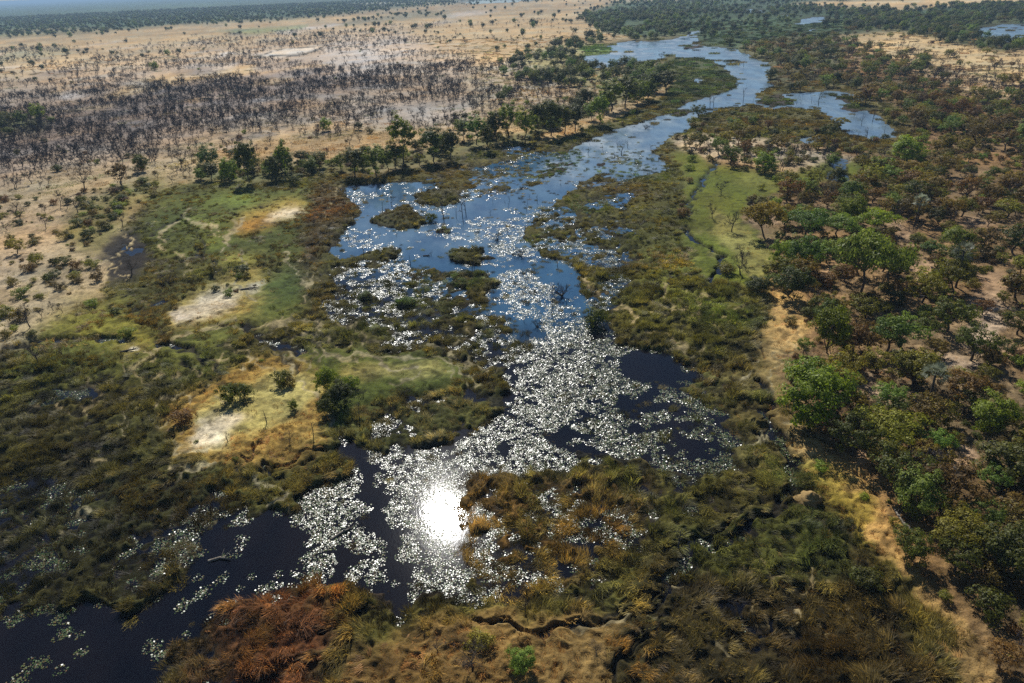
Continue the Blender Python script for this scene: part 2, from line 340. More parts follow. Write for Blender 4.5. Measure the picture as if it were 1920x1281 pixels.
# islands
ISL = dict(solid=.93, reed=.9, lily=.05, snag=0, tint=(.11, .105, .035), col=(.07, .065, .022))
for p in [(752, 413, 46, 20), (880, 482, 34, 14), (818, 372, 45, 16), (730, 474, 26, 9), (892, 530, 42, 14), (1340, 148, 10, 1)]:
    oval(*p, 2, **ISL)
for p in [(825, 435, 18, 6), (1275, 211, 24, 5.5), (1372, 117, 20, 2.5), (1305, 88, 22, 3), (1455, 190, 36, 9), (1590, 186, 24, 4.5), (1600, 202, 30, 6), (1566, 179, 6, 2.5),
          (1252, 104, 4, 1.5), (1400, 150, 8, 2), (1860, 53, 12, 1.5), (1910, 52, 14, 1.5), (770, 570, 22, 6), (690, 560, 16, 7)]:
    oval(*p, 1.5, solid=.9, reed=.9, lily=0, tint=(.10, .13, .04), snag=0)
region([(1250, 108), (1320, 112), (1355, 128), (1388, 150), (1380, 166), (1335, 180), (1292, 190), (1262, 205), (1245, 190), (1265, 150)], 3,
       solid=.93, reed=.9, lily=0, snag=.02, tint=(.085, .11, .035), col=(.06, .065, .022), green=0, bush=0, tuft=0)
region([(1090, 88), (1130, 84), (1145, 92), (1130, 102), (1095, 104), (1080, 96)], 2, solid=1, reed=.9, tint=(.12, .19, .05), col=(.09, .14, .04), green=0, bush=.0)
region([(1245, 205), (1262, 200), (1200, 228), (1150, 245), (1110, 258), (1060, 274), (1040, 268), (1110, 240), (1180, 222), (1210, 205)], 3,
       solid=.95, reed=.9, tint=(.12, .125, .04), col=(.10, .09, .03), green=0, bush=.05, tuft=0)
oval(1310, 152, 12, 4, 2, solid=.2, reed=.1)
# marsh greens west
region([(340, 350), (560, 345), (640, 345), (655, 380), (665, 400), (600, 450), (590, 520), (520, 480), (400, 480), (300, 500), (270, 440), (280, 390)], 16,
       solid=.97, tint=(.12, .12, .03), col=(.075, .085, .02), reed=.6, lily=.03)
region([(590, 345), (640, 350), (668, 395), (655, 430), (600, 480), (590, 560), (560, 540), (570, 420)], 10, solid=.9, tint=(.13, .09, .035), col=(.08, .06, .025), reed=.9)
for x, y, rx, ry, v in [(420, 385, 60, 12, .8), (380, 420, 50, 12, .6), (450, 375, 40, 8, .9), (300, 370, 30, 10, .4), (400, 460, 30, 14, .7)]:
    oval(x, y, rx, ry, 8, a=v, col=(.13, .15, .03), tint=(.17, .19, .035), reed=.3)
region([(150, 560), (220, 560), (300, 640), (260, 690), (60, 650), (20, 660)], 18, a=.7, col=(.22, .19, .035), tuft=.6, dry=(.38, .30, .08), reed=.15, solid=1, bush=.05)
region([(-520, 760), (0, 700), (200, 740), (300, 860), (420, 960), (360, 1080), (200, 1160), (-520, 1250)], 50, a=.75, tint=(.06, .056, .016), col=(.035, .034, .012))  # lower-left vignette darkening painted into reed and ground colour
region([(0, 690), (150, 640), (300, 650), (420, 640), (500, 680), (420, 700), (300, 720), (150, 720), (0, 760)], 16, a=.7, col=(.075, .085, .02), tint=(.10, .115, .025), solid=.95)
# dry islands
oval(515, 400, 62, 12, 9, ang=-12, col=(.36, .26, .07), tuft=.9, dry=(.48, .30, .08), reed=.1, solid=1, bush=.12, lily=0)
oval(480, 425, 45, 12, 8, a=.8, ang=-12, col=(.30, .16, .045), tuft=.9, dry=(.40, .2, .05), reed=.1, solid=1)
oval(535, 405, 34, 8, 5, ang=-14, col=SAND, tuft=.5, reed=0, solid=1, bush=.05)
region([(315, 600), (350, 560), (440, 520), (470, 500), (500, 540), (520, 575), (470, 600), (400, 610), (330, 625)], 12, col=(.33, .25, .08), tuft=.7, dry=(.46, .32, .1), reed=.1, solid=1, lily=0, bush=.14)
oval(395, 575, 60, 20, 8, ang=-24, col=SAND, tuft=.55, reed=0, solid=1, bush=.10)
oval(478, 545, 16, 10, 5, col=SAND, tuft=.2)
oval(350, 598, 24, 9, 5, col=(.66, .56, .42), tuft=.2)
oval(450, 495, 34, 12, 8, col=(.28, .25, .06), tuft=.6, dry=(.42, .34, .1), reed=.15, solid=1)
oval(530, 560, 55, 38, 16, a=.9, ang=-30, col=(.075, .10, .025), reed=.10, tint=(.10, .13, .03), tuft=.12, solid=1, lily=0, bush=0)
oval(395, 640, 90, 26, 14, a=.8, ang=-22, col=(.09, .10, .025), reed=.15, tuft=.1, solid=1, lily=0)
region([(500, 670), (560, 655), (700, 665), (800, 668), (870, 690), (880, 715), (830, 735), (760, 740), (690, 770), (640, 800), (610, 790), (590, 700)], 8,
       col=(.085, .10, .022), reed=.12, tint=(.10, .13, .03), tuft=.15, solid=1, lily=0)
region([(640, 690), (720, 685), (820, 690), (860, 705), (800, 715), (700, 710), (650, 720)], 8, a=.85, col=(.32, .27, .10), tuft=.7, dry=(.5, .42, .2))
region([(310, 800), (330, 760), (400, 720), (480, 680), (520, 668), (590, 690), (610, 760), (620, 800), (600, 840), (560, 870), (470, 880), (400, 880), (340, 860)], 14,
       col=(.30, .19, .055), tuft=.95, dry=(.42, .24, .07), reed=.12, solid=1, lily=0, bush=.05)
region([(355, 800), (400, 755), (470, 725), (520, 700), (590, 700), (600, 750), (560, 790), (480, 815), (400, 850), (360, 850)], 8,
       col=(.36, .31, .12), tuft=.35, dry=(.48, .36, .12), reed=0, bush=.06)
oval(400, 815, 52, 22, 7, ang=-20, a=.95, col=(.60, .52, .37), tuft=.4)
oval(375, 838, 22, 12, 5, a=.9, col=SAND, tuft=.1)
oval(243, 662, 30, 12, 8, col=(.25, .2, .07), tuft=.5, reed=.1); oval(243, 662, 9, 4, 2, col=(.7, .65, .5), tuft=0, reed=0)
# animal wallow mud by the left bank
region([(200, 460), (245, 430), (275, 455), (285, 490), (260, 530), (215, 535), (198, 505)], 6, col=(.028, .024, .02), reed=.03, tuft=0, solid=.8, bush=0, lily=0)
for p in [(255, 468, 22, 3), (240, 463, 8, 3), (290, 385, 8, 3), (297, 415, 10, 3), (238, 520, 10, 4), (400, 371, 16, 3), (335, 375, 10, 2), (275, 395, 8, 3), (130, 742, 42, 8)]:
    oval(*p, 2.5, solid=.35, reed=.1, lily=.2, tuft=0)
line([(205, 495), (225, 480), (240, 470), (252, 452), (236, 443)], 2.2, col=(.45, .36, .2), solid=1)
line([(198, 540), (206, 510), (200, 500)], 2.2, col=(.45, .36, .2), solid=1)
line([(220, 500), (232, 520), (252, 518), (245, 530)], 1.8, col=(.45, .36, .2), solid=1)
# rusty reeds bottom
region([(400, 1140), (460, 1110), (560, 1100), (620, 1130), (640, 1200), (600, 1290), (560, 1520), (250, 1520), (330, 1281), (350, 1210)], 26,
       solid=.72, lily=.12, reed=.72, tint=(.19, .085, .035), col=(.10, .045, .02), tuft=.6, dry=(.38, .17, .06))
for x, y in [(480, 1180), (560, 1150), (440, 1240), (600, 1230), (520, 1270), (420, 1160)]:
    oval(x, y, 34, 16, 12, a=.6, ang=-30, tint=random.Random(x).choice([(.20, .14, .04), (.12, .10, .03), (.26, .13, .05)]), col=(.07, .05, .02), reed=.7)
region([(300, 1230), (390, 1160), (430, 1200), (420, 1281), (380, 1500), (250, 1500)], 14, a=.7, tint=(.09, .075, .03), col=(.05, .04, .02))
# golden flats bottom middle
region([(640, 1290), (660, 1230), (760, 1190), (860, 1150), (1000, 1160), (1120, 1140), (1200, 1160), (1190, 1230), (1160, 1300), (1160, 1520), (500, 1520)], 14,
       solid=.98, lily=0, reed=.3, tint=(.26, .18, .06), col=(.20, .13, .05), tuft=1., dry=(.40, .26, .09))
region([(860, 1150), (1000, 1165), (1130, 1160), (1160, 1200), (1000, 1240), (860, 1220)], 14, a=.6, col=(.27, .175, .065), dry=(.44, .28, .10), reed=.05)
# lower right tussocks
region([(1200, 1080), (1260, 990), (1400, 960), (1500, 900), (1560, 960), (1650, 1070), (1700, 1180), (1770, 1281), (1850, 1520), (1160, 1520), (1150, 1200)], 16,
       solid=.90, lily=.16, reed=.75, tint=(.12, .095, .032), col=(.045, .036, .014), tuft=.5, dry=(.22, .16, .05))
region([(1250, 1150), (1400, 1080), (1600, 1120), (1720, 1281), (1750, 1520), (1240, 1520)], 40, a=.7, tint=(.10, .08, .03), col=(.03, .024, .010), solid=.8, lily=.25)  # tussock and soil colour darkened to paint in the corner vignette
region([(1260, 990), (1420, 970), (1540, 960), (1600, 1030), (1560, 1110), (1400, 1100), (1280, 1060)], 18, a=.8, tint=(.11, .12, .03), col=(.06, .07, .018), dry=(.22, .2, .05))
region([(1400, 600), (1440, 560), (1460, 700), (1500, 830), (1470, 900), (1380, 880), (1350, 760), (1330, 700), (1380, 650)], 18, a=.8, solid=.93, lily=.08, tint=(.16, .13, .04), col=(.11, .085, .03), tuft=.5, dry=(.30, .22, .06))
region([(1200, 340), (1270, 330), (1290, 400), (1290, 480), (1320, 545), (1440, 560), (1420, 640), (1330, 680), (1200, 650), (1160, 600), (1190, 500)], 14,
       solid=.94, lily=.05, reed=.8, tint=(.13, .125, .03), col=(.08, .078, .02))
region([(1230, 470), (1300, 500), (1330, 560), (1400, 580), (1330, 600), (1240, 590), (1200, 540)], 14, a=.6, tint=(.17, .18, .035), col=(.13, .14, .03))
# animal paths: pale trodden lines, then dark water-filled ones
PALE = dict(col=(.31, .26, .15), reed=.0, tuft=.15)
PAL2 = dict(col=(.42, .38, .28), reed=.02, tuft=0, solid=1)
for pts, wd, a in [([(690, 650), (760, 640), (850, 665), (930, 700)], 2, .7), ([(640, 670), (740, 672), (850, 685), (900, 730)], 2, .6), ([(455, 480), (462, 510), (440, 540), (480, 570)], 2.5, .8),
                   ([(530, 480), (575, 530), (580, 570)], 1.5, .8), ([(340, 640), (420, 620), (520, 612), (600, 600)], 1.8, .6), ([(640, 350), (600, 420)], 1.2, .6),
                   ([(425, 930), (427, 960), (422, 985)], 2.2, .9), ([(280, 710), (250, 760), (210, 850)], 1.8, .5), ([(250, 700), (320, 650), (440, 600)], 3, .5),
                   ([(560, 700), (620, 790), (660, 815)], 2.5, .7), ([(430, 650), (520, 700), (540, 740)], 1.5, .5), ([(1300, 600), (1350, 615), (1400, 580)], 1.4, .5), ([(1340, 600), (1345, 640)], 2, .8),
                   ([(1470, 560), (1500, 640), (1450, 700), (1440, 740)], 2, .4), ([(1180, 1010), (1100, 1040), (1060, 1100)], 2, .4), ([(1500, 1080), (1540, 1160), (1580, 1200)], 3, .5),
                   ([(860, 1165), (960, 1180), (1100, 1178), (1250, 1150)], 4, .5), ([(690, 590), (720, 640), (700, 660)], 1.5, .7), ([(600, 520), (575, 545)], 1.5, .7),
                   ([(1425, 1060), (1440, 1110), (1420, 1150)], 3, .4), ([(1340, 1160), (1350, 1230)], 3, .4), ([(130, 930), (160, 960), (120, 1000)], 3, .5)]:
    line(pts, wd * 1.7, min(1, a * 1.3), **PALE)
for k in range(120):
    rr = random.Random(900 + k)
    x, y = rr.choice([(640, 620), (560, 640), (820, 640), (420, 700), (300, 760), (900, 660), (1350, 630), (470, 900), (120, 720), (300, 700), (500, 950), (1450, 1150), (1350, 1100), (1550, 1150), (400, 450), (1230, 560), (1380, 800), (250, 850)])
    x += rr.uniform(-110, 110); y += rr.uniform(-45, 45)
    a = rr.uniform(0, 3.1); pts = [(x, y)]
    for _ in range(5):
        a += rr.uniform(-.7, .7); x += 15 * math.cos(a); y += 11 * math.sin(a); pts.append((x, y))
    line(pts, rr.choice([3.0, 4.5, 5.5]), rr.uniform(.6, 1), **rr.choice([PALE, PALE, dict(col=(.02, .018, .012), solid=.5, reed=0, tuft=0)]))
DRK = dict(col=(.02, .018, .012), solid=.42, reed=.0, tuft=0, lily=.12)
for pts, wd, a in [([(470, 612), (500, 635), (560, 660)], 8, .9), ([(290, 650), (360, 660), (420, 690)], 4, .8), ([(0, 660), (100, 645), (230, 640)], 4, .8), ([(500, 870), (520, 900), (535, 930)], 4, .9),
                   ([(500, 872), (560, 850), (630, 840)], 2.5, .6), ([(870, 1170), (1050, 1178), (1200, 1150), (1290, 1060), (1400, 990), (1500, 950)], 5, .75),
                   ([(1430, 720), (1440, 790), (1480, 850), (1490, 930), (1400, 1000), (1290, 1050)], 7, .9), ([(1340, 1000), (1280, 1050), (1200, 1170), (1160, 1281)], 6, .7),
                   ([(1120, 1160), (1200, 1120), (1300, 1040)], 5, .7), ([(880, 738), (940, 760), (1000, 800), (1100, 850), (1200, 880)], 8, .7), ([(1440, 930), (1330, 1010), (1250, 1030)], 5, .6),
                   ([(1490, 930), (1560, 1000), (1640, 1060)], 4, .6), ([(1180, 1240), (1240, 1160)], 4, .5), ([(400, 900), (480, 880), (560, 870)], 2, .5)]:
    line(pts, wd * 1.7, min(1, a * 1.3), **DRK)
# wind-rippled water upstream, sky reflection painted into its colour, still black water downstream
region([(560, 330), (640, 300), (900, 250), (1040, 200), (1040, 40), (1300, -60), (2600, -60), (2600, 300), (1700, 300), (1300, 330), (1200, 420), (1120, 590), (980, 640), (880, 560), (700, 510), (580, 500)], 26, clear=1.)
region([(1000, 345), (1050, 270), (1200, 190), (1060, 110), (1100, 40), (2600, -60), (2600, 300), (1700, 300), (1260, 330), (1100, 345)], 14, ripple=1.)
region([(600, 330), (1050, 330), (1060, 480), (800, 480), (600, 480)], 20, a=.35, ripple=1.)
# little stream through the meadow
line([(1345, 310), (1325, 335), (1312, 350), (1300, 372), (1290, 395), (1288, 405)], 9, .95, solid=.36, reed=.12, tuft=0, lily=.15, col=(.06, .08, .03))
line([(1292, 430), (1305, 450), (1330, 470), (1350, 485), (1352, 500), (1330, 520), (1332, 542)], 7, 1, solid=.1, reed=.0, tuft=0, lily=.1, col=(.04, .05, .02))
# dry pan with a dark rim on the plain
region([(490, 104), (520, 98), (560, 92), (612, 86), (600, 94), (560, 103), (525, 107)], 1, col=(.52, .45, .36), bare=0, green=0, tuft=.1, bush=0)
line([(482, 106), (505, 102), (550, 92), (614, 87), (606, 95), (560, 104), (500, 106)], 2.0, 1, col=(.05, .045, .035), bare=0, green=0)
# pale tracks on the plains
line([(590, 112), (720, 96), (1000, 75)], 1.2, .35, col=(.6, .5, .38))
line([(230, 175), (330, 145), (520, 128)], 1.6, .5, col=(.6, .52, .4), bare=0)
line([(0, 128), (130, 112), (260, 88), (560, 70)], 2, .4, col=(.55, .44, .28), bare=0)

# frayed shores: reeds and pads thin out across them instead of stopping at a line
_near = sst(60, 360, ROWH)[:, None]
_rb = blur(LAY['reed'], 9); LAY['reed'] = np.maximum(LAY['reed'], _rb * .55 * (LAY['solid'] < .6) * (.35 + .65 * _near))
_sb = blur(LAY['solid'], 7); _eg = 4 * _sb * (1 - _sb)
LAY['lily'] = np.maximum(LAY['lily'], .62 * _eg * sst(320, 380, ROWH)[:, None] * (blur(LAY['reed'], 6) > .12)).astype(np.float32)

def samp(names, x, y, warp=True):
    """land cover at world points"""
    px, py, dep = to_pix(x, y)
    r = np.hypot(x, y)
    if warp:
        s = np.clip(r / 90., .5, 8.)
        ws = sst(250, 900, r)
        dx = 3.2 * (fbm(x, y, 7, 3, 5) - .5) + 2.2 * (vn(x, y, 1.7, 8) - .5) * (1 - ws) + ws * 26 * (fbm(x, y, 60, 3, 6) - .5)
        dy = 4.5 * (fbm(x, y, 8, 3, 15) - .5) + 2.2 * (vn(x, y, 1.9, 18) - .5) * (1 - ws) + ws * 60 * (fbm(x, y, 70, 3, 16) - .5)
        px, py, _ = to_pix(x + dx, y + dy)
    u = np.clip((px - X0) / ST, 0, NX - 1.001); v = np.clip((py - Y0) / ST, 0, NY - 1.001)
    i = u.astype(int); j = v.astype(int); fu = (u - i).astype(np.float32); fv = (v - j).astype(np.float32)
    out = []
    for n in names:
        L = LAY[n]
        out.append((L[j, i] * (1 - fu) + L[j, i + 1] * fu) * (1 - fv) + (L[j + 1, i] * (1 - fu) + L[j + 1, i + 1] * fu) * fv)
    return out

def crest(x, y):
    b = 1 - np.abs(2 * fbm(x + 3 * vn(x, y, 9, 34), y, 3.2, 3, 35) - 1)
    return sst(.62, .97, b)

def height(x, y, solid, reed=None, tuft=None):
    r = np.hypot(x, y)
    n = (fbm(x, y, 2.4, 3, 31) - .5) * .6 + (fbm(x, y, 1.1, 2, 38) - .5) * .4 * (1 - sst(120, 260, r)) + (fbm(x, y, 6, 2, 39) - .5) * .3
    n2 = fbm(x, y, 14, 2, 32) - .5
    mix = np.clip(1 - np.abs(2 * solid - 1), 0, 1)
    far = sst(120, 420, r)
    h = (solid - .5) * 1.3 + (n * 1.9 * (1 - .4 * far) + n2 * 1.2) * mix + .18 * n2
    h = np.clip(h, -.7, 2)
    h = h + np.clip(solid - .8, 0, .2) * 5 * (n * .35 + .05)
    if reed is None: reed, tuft = samp(['reed', 'tuft'], x, y)
    bil = crest(x, y)
    bi2 = 1 - np.abs(2 * fbm(x, y * 1.2, 1.5, 2, 36) - 1); bi2 = sst(.5, 1.0, bi2)
    nf = 1 - .6 * sst(120, 260, r)
    land_ = sst(-.05, .35, h)
    h += land_ * nf * (reed * (.85 * bil + .28 * bi2 - .36) + tuft * (.22 * bi2 + .16 * bil - .12))
    return h

# ------------------------------------------------------------------ material helpers
def new_mat(name):
    m = bpy.data.materials.new(name); m.use_nodes = True
    nt = m.node_tree; nt.nodes.clear()
    out = nt.nodes.new('ShaderNodeOutputMaterial')
    return m, nt, out

def N(nt, t, **kw):
    n = nt.nodes.new(t)
    for k, v in kw.items():
        if k in ('operation', 'blend_type', 'data_type', 'attribute_type', 'attribute_name', 'noise_dimensions'): setattr(n, k, v)
    return n

def mixrgb(nt, kind, fac, a, b):
    n = nt.nodes.new('ShaderNodeMix'); n.data_type = 'RGBA'; n.blend_type = kind
    for s, v in ((n.inputs[0], fac), (n.inputs[6], a), (n.inputs[7], b)):
        if isinstance(v, (int, float)): s.default_value = v
        elif isinstance(v, tuple): s.default_value = (*v, 1)
        else: nt.links.new(v, s)
    return n.outputs[2]

def ramp(nt, fac, stops):
    n = nt.nodes.new('ShaderNodeValToRGB')
    cr = n.color_ramp
    while len(cr.elements) < len(stops): cr.elements.new(.5)
    for e, (p, c) in zip(cr.elements, stops): e.position = p; e.color = (*c, 1)
    nt.links.new(fac, n.inputs[0]); return n.outputs[0]

def noise(nt, scale, detail=3, rough=.6, vec=None):
    n = nt.nodes.new('ShaderNodeTexNoise')
    n.inputs['Scale'].default_value = scale; n.inputs['Detail'].default_value = detail; n.inputs['Roughness'].default_value = rough
    if vec is not None: nt.links.new(vec, n.inputs['Vector'])
    return n.outputs['Fac']

def math_(nt, op, a, b=None):
    n = nt.nodes.new('ShaderNodeMath'); n.operation = op
    for s, v in ((n.inputs[0], a), (n.inputs[1], b)):
        if v is None: continue
        if isinstance(v, (int, float)): s.default_value = v
        else: nt.links.new(v, s)
    return n.outputs[0]

def principled(nt, out, **kw):
    b = nt.nodes.new('ShaderNodeBsdfPrincipled')
    for k, v in kw.items():
        s = b.inputs[k]
        if isinstance(v, tuple): s.default_value = (*v, 1) if len(v) == 3 else v
        elif isinstance(v, (int, float)): s.default_value = v
        else: nt.links.new(v, s)
    nt.links.new(b.outputs[0], out.inputs['Surface'])
    return b

# ground
mG, nt, out = new_mat("ground")
ca = N(nt, 'ShaderNodeAttribute', attribute_name='cover')
pos = nt.nodes.new('ShaderNodeNewGeometry').outputs['Position']
n1 = noise(nt, .9, 5, .75, pos)
n2 = noise(nt, 6.0, 3, .7, pos)
v1 = ramp(nt, n1, [(.25, (.55, .55, .55)), (.5, (1, 1, 1)), (.75, (1.35, 1.3, 1.2))])
v2 = ramp(nt, n2, [(.3, (.75, .75, .75)), (.7, (1.2, 1.2, 1.2))])
c = mixrgb(nt, 'MULTIPLY', 1.0, ca.outputs['Color'], v1)
c = mixrgb(nt, 'MULTIPLY', .8, c, v2)
bp = nt.nodes.new('ShaderNodeBump'); bp.inputs['Strength'].default_value = .8; bp.inputs['Distance'].default_value = .35
nt.links.new(math_(nt, 'ADD', n1, math_(nt, 'MULTIPLY', n2, .3)), bp.inputs['Height'])
principled(nt, out, **{'Base Color': c, 'Roughness': .95, 'Specular IOR Level': .1, 'Normal': bp.outputs[0]})

# water
mW, nt, out = new_mat("water")
pos = nt.nodes.new('ShaderNodeNewGeometry').outputs['Position']
mp = nt.nodes.new('ShaderNodeMapping'); mp.inputs['Scale'].default_value = (1, .45, 1); mp.inputs['Rotation'].default_value = (0, 0, .35)
nt.links.new(pos, mp.inputs['Vector'])
wa = N(nt, 'ShaderNodeAttribute', attribute_name='body_sky')
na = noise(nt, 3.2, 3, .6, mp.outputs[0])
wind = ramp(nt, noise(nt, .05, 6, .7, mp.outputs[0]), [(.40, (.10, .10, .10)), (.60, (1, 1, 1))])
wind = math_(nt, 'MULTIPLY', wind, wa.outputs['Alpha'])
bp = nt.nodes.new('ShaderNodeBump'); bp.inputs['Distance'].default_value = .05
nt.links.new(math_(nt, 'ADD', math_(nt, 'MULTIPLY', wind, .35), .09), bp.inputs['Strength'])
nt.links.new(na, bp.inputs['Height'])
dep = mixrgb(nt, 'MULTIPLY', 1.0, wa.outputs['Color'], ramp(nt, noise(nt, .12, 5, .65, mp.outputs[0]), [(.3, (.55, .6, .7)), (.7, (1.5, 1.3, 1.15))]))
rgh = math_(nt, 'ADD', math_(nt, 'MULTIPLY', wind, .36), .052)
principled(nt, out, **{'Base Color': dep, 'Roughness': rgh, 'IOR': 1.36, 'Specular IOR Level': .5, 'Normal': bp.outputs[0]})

# lily pads
mL, nt, out = new_mat("lily_pad")
isl = nt.nodes.new('ShaderNodeNewGeometry').outputs['Random Per Island']
c = ramp(nt, isl, [(0, (.03, .06, .015)), (.35, (.06, .10, .025)), (.62, (.10, .13, .035)), (.85, (.16, .13, .045)), (1, (.12, .06, .02))])
principled(nt, out, **{'Base Color': c, 'Roughness': .31, 'IOR': 1.5, 'Specular IOR Level': .5})

def foliage(name, stops, hue=.0, rough=.55, trans=.45, inst=False):
    m, nt, out = new_mat(name)
    if inst:
        a = N(nt, 'ShaderNodeAttribute', attribute_name='tint', attribute_type='INSTANCER')
        isl = nt.nodes.new('ShaderNodeNewGeometry').outputs['Random Per Island']
        c = mixrgb(nt, 'MULTIPLY', 1.0, a.outputs['Color'], ramp(nt, isl, stops))
    else:
        isl = nt.nodes.new('ShaderNodeNewGeometry').outputs['Random Per Island']
        c = ramp(nt, isl, stops)
        oi = nt.nodes.new('ShaderNodeObjectInfo').outputs['Random']
        hs = nt.nodes.new('ShaderNodeHueSaturation')
        nt.links.new(c, hs.inputs['Color'])
        nt.links.new(math_(nt, 'ADD', math_(nt, 'MULTIPLY', oi, hue), .5 - hue * .5), hs.inputs['Hue'])
        nt.links.new(math_(nt, 'ADD', math_(nt, 'MULTIPLY', math_(nt, 'FRACT', math_(nt, 'MULTIPLY', oi, 7.31)), .7), .65), hs.inputs['Value'])
        c = hs.outputs[0]
    b = nt.nodes.new('ShaderNodeBsdfPrincipled')
    nt.links.new(c, b.inputs['Base Color']); b.inputs['Roughness'].default_value = rough; b.inputs['Specular IOR Level'].default_value = .25
    t = nt.nodes.new('ShaderNodeBsdfTranslucent'); nt.links.new(c, t.inputs['Color'])
    mx = nt.nodes.new('ShaderNodeMixShader'); mx.inputs[0].default_value = trans
    nt.links.new(b.outputs[0], mx.inputs[1]); nt.links.new(t.outputs[0], mx.inputs[2]); nt.links.new(mx.outputs[0], out.inputs['Surface'])
    return m

M = {}
M['reed'] = foliage('reed', [(0, (.3, .3, .3)), (.55, (.95, .95, .95)), (.85, (1.5, 1.4, 1.3)), (1, (3.0, 2.7, 2.3))], inst=True, trans=.3)
M['dry'] = foliage('dry_grass', [(0, (.55, .5, .45)), (.5, (.95, .95, .95)), (1, (1.3, 1.3, 1.25))], inst=True, trans=.3)
M['green'] = foliage('green_leaf', [(0, (.09, .115, .006)), (.5, (.18, .235, .010)), (1, (.32, .38, .02))], .03)
M['lime'] = foliage('lime_leaf', [(0, (.08, .12, .015)), (.5, (.15, .22, .025)), (1, (.27, .33, .05))], .04)
M['dark'] = foliage('dark_leaf', [(0, (.042, .05, .006)), (.5, (.09, .10, .010)), (1, (.175, .185, .018))], .04)
M['olive'] = foliage('olive_leaf', [(0, (.085, .07, .008)), (.5, (.20, .165, .017)), (1, (.36, .30, .034))], .07)
M['rusty'] = foliage('rusty_leaf', [(0, (.07, .043, .010)), (.5, (.17, .10, .019)), (1, (.31, .19, .034))], .05)
M['palm'] = foliage('palm_leaf', [(0, (.12, .14, .08)), (1, (.30, .32, .22))], .02, rough=.35)

def bark(name, a, b):
    m, nt, out = new_mat(name)
    tc = nt.nodes.new('ShaderNodeTexCoord').outputs['Object']
    c = ramp(nt, noise(nt, 5, 3, .6, tc), [(.3, a), (.7, b)])
    principled(nt, out, **{'Base Color': c, 'Roughness': .9, 'Specular IOR Level': .15})
    return m
M['bark'] = bark('bark', (.05, .04, .03), (.13, .105, .08))
M['burnt'] = bark('burnt_bark', (.030, .026, .028), (.085, .075, .075))
M['pale'] = bark('bleached_wood', (.12, .10, .08), (.27, .24, .19))
M['clay'] = bark('termite_clay', (.20, .13, .05), (.34, .23, .09))

# ------------------------------------------------------------------ mesh helpers
COL = SC.collection
def mesh_from(name, V, F, mats, mi=None, smooth=False):
    """V (n,3); F list of int arrays (k,4) or (k,3)"""
    me = bpy.data.meshes.new(name)
    V = np.asarray(V, np.float32)
    loops = np.concatenate([f.ravel() for f in F]).astype(np.int32)
    tot = np.concatenate([np.full(len(f), f.shape[1]) for f in F]).astype(np.int32)
    st = np.concatenate([[0], np.cumsum(tot)[:-1]]).astype(np.int32)
    me.vertices.add(len(V)); me.vertices.foreach_set('co', V.ravel())
    me.loops.add(len(loops)); me.loops.foreach_set('vertex_index', loops)
    me.polygons.add(len(tot)); me.polygons.foreach_set('loop_start', st); me.polygons.foreach_set('loop_total', tot)
    if mi is not None: me.polygons.foreach_set('material_index', np.asarray(mi, np.int32))
    if smooth: me.polygons.foreach_set('use_smooth', np.ones(len(tot), bool))
    for m in mats: me.materials.append(m)
    me.update(calc_edges=True); me.validate()
    return me

class Geo:
    def __init__(s): s.v = []; s.q = []; s.t = []; s.n = 0
    def add(s, V, Q=None, T=None):
        V = np.asarray(V, float)
        if Q is not None and len(Q): s.q.append(np.asarray(Q) + s.n)
        if T is not None and len(T): s.t.append(np.asarray(T) + s.n)
        s.v.append(V); s.n += len(V)
    def tube(s, pts, rad, n=5, cap=True):
        pts = [np.asarray(p, float) for p in pts]; rings = []
        for i, p in enumerate(pts):
            d = pts[min(i + 1, len(pts) - 1)] - pts[max(i - 1, 0)]
            d = d / (np.linalg.norm(d) + 1e-9)
            a = np.cross(d, [0.3, 0.9, 0.1] if abs(d[2]) > .8 else [0, 0, 1]); a /= np.linalg.norm(a) + 1e-9
            b = np.cross(d, a)
            th = np.arange(n) * 2 * math.pi / n
            rings.append(p + rad[i] * (np.cos(th)[:, None] * a + np.sin(th)[:, None] * b))
        V = np.concatenate(rings); Q = []
        for i in range(len(pts) - 1):
            for k in range(n):
                k2 = (k + 1) % n
                Q.append((i * n + k, i * n + k2, (i + 1) * n + k2, (i + 1) * n + k))
        T = []
        if cap:
            V = np.concatenate([V, [pts[-1]]]); e = len(V) - 1; o = (len(pts) - 1) * n
            T = [(o + k, o + (k + 1) % n, e) for k in range(n)]
        s.add(V, Q, T)
    def leaves(s, C, Nn, size, rng, asp=.6):
        """one small curved quad per centre"""
        n = len(C)
        Nn = Nn / (np.linalg.norm(Nn, axis=1, keepdims=True) + 1e-9)
        r = rng.normal(size=(n, 3)); A = np.cross(Nn, r); A /= np.linalg.norm(A, axis=1, keepdims=True) + 1e-9
        B = np.cross(Nn, A)
        sz = (size * rng.uniform(.6, 1.3, n))[:, None]
        P = [C - A * sz - B * sz * asp * .5, C + A * sz * .8 - B * sz * asp, C + A * sz + B * sz * asp * .6, C - A * sz * .7 + B * sz * asp]
        V = np.stack(P, 1).reshape(-1, 3)
        s.add(V, np.arange(n * 4).reshape(n, 4))
    def faces(s):
        F = []
        if s.q: F.append(np.concatenate(s.q))
        if s.t: F.append(np.concatenate(s.t))
        return F
    def mesh(s, name, mats, smooth=False):
        return mesh_from(name, np.concatenate(s.v), s.faces(), mats, smooth=smooth)

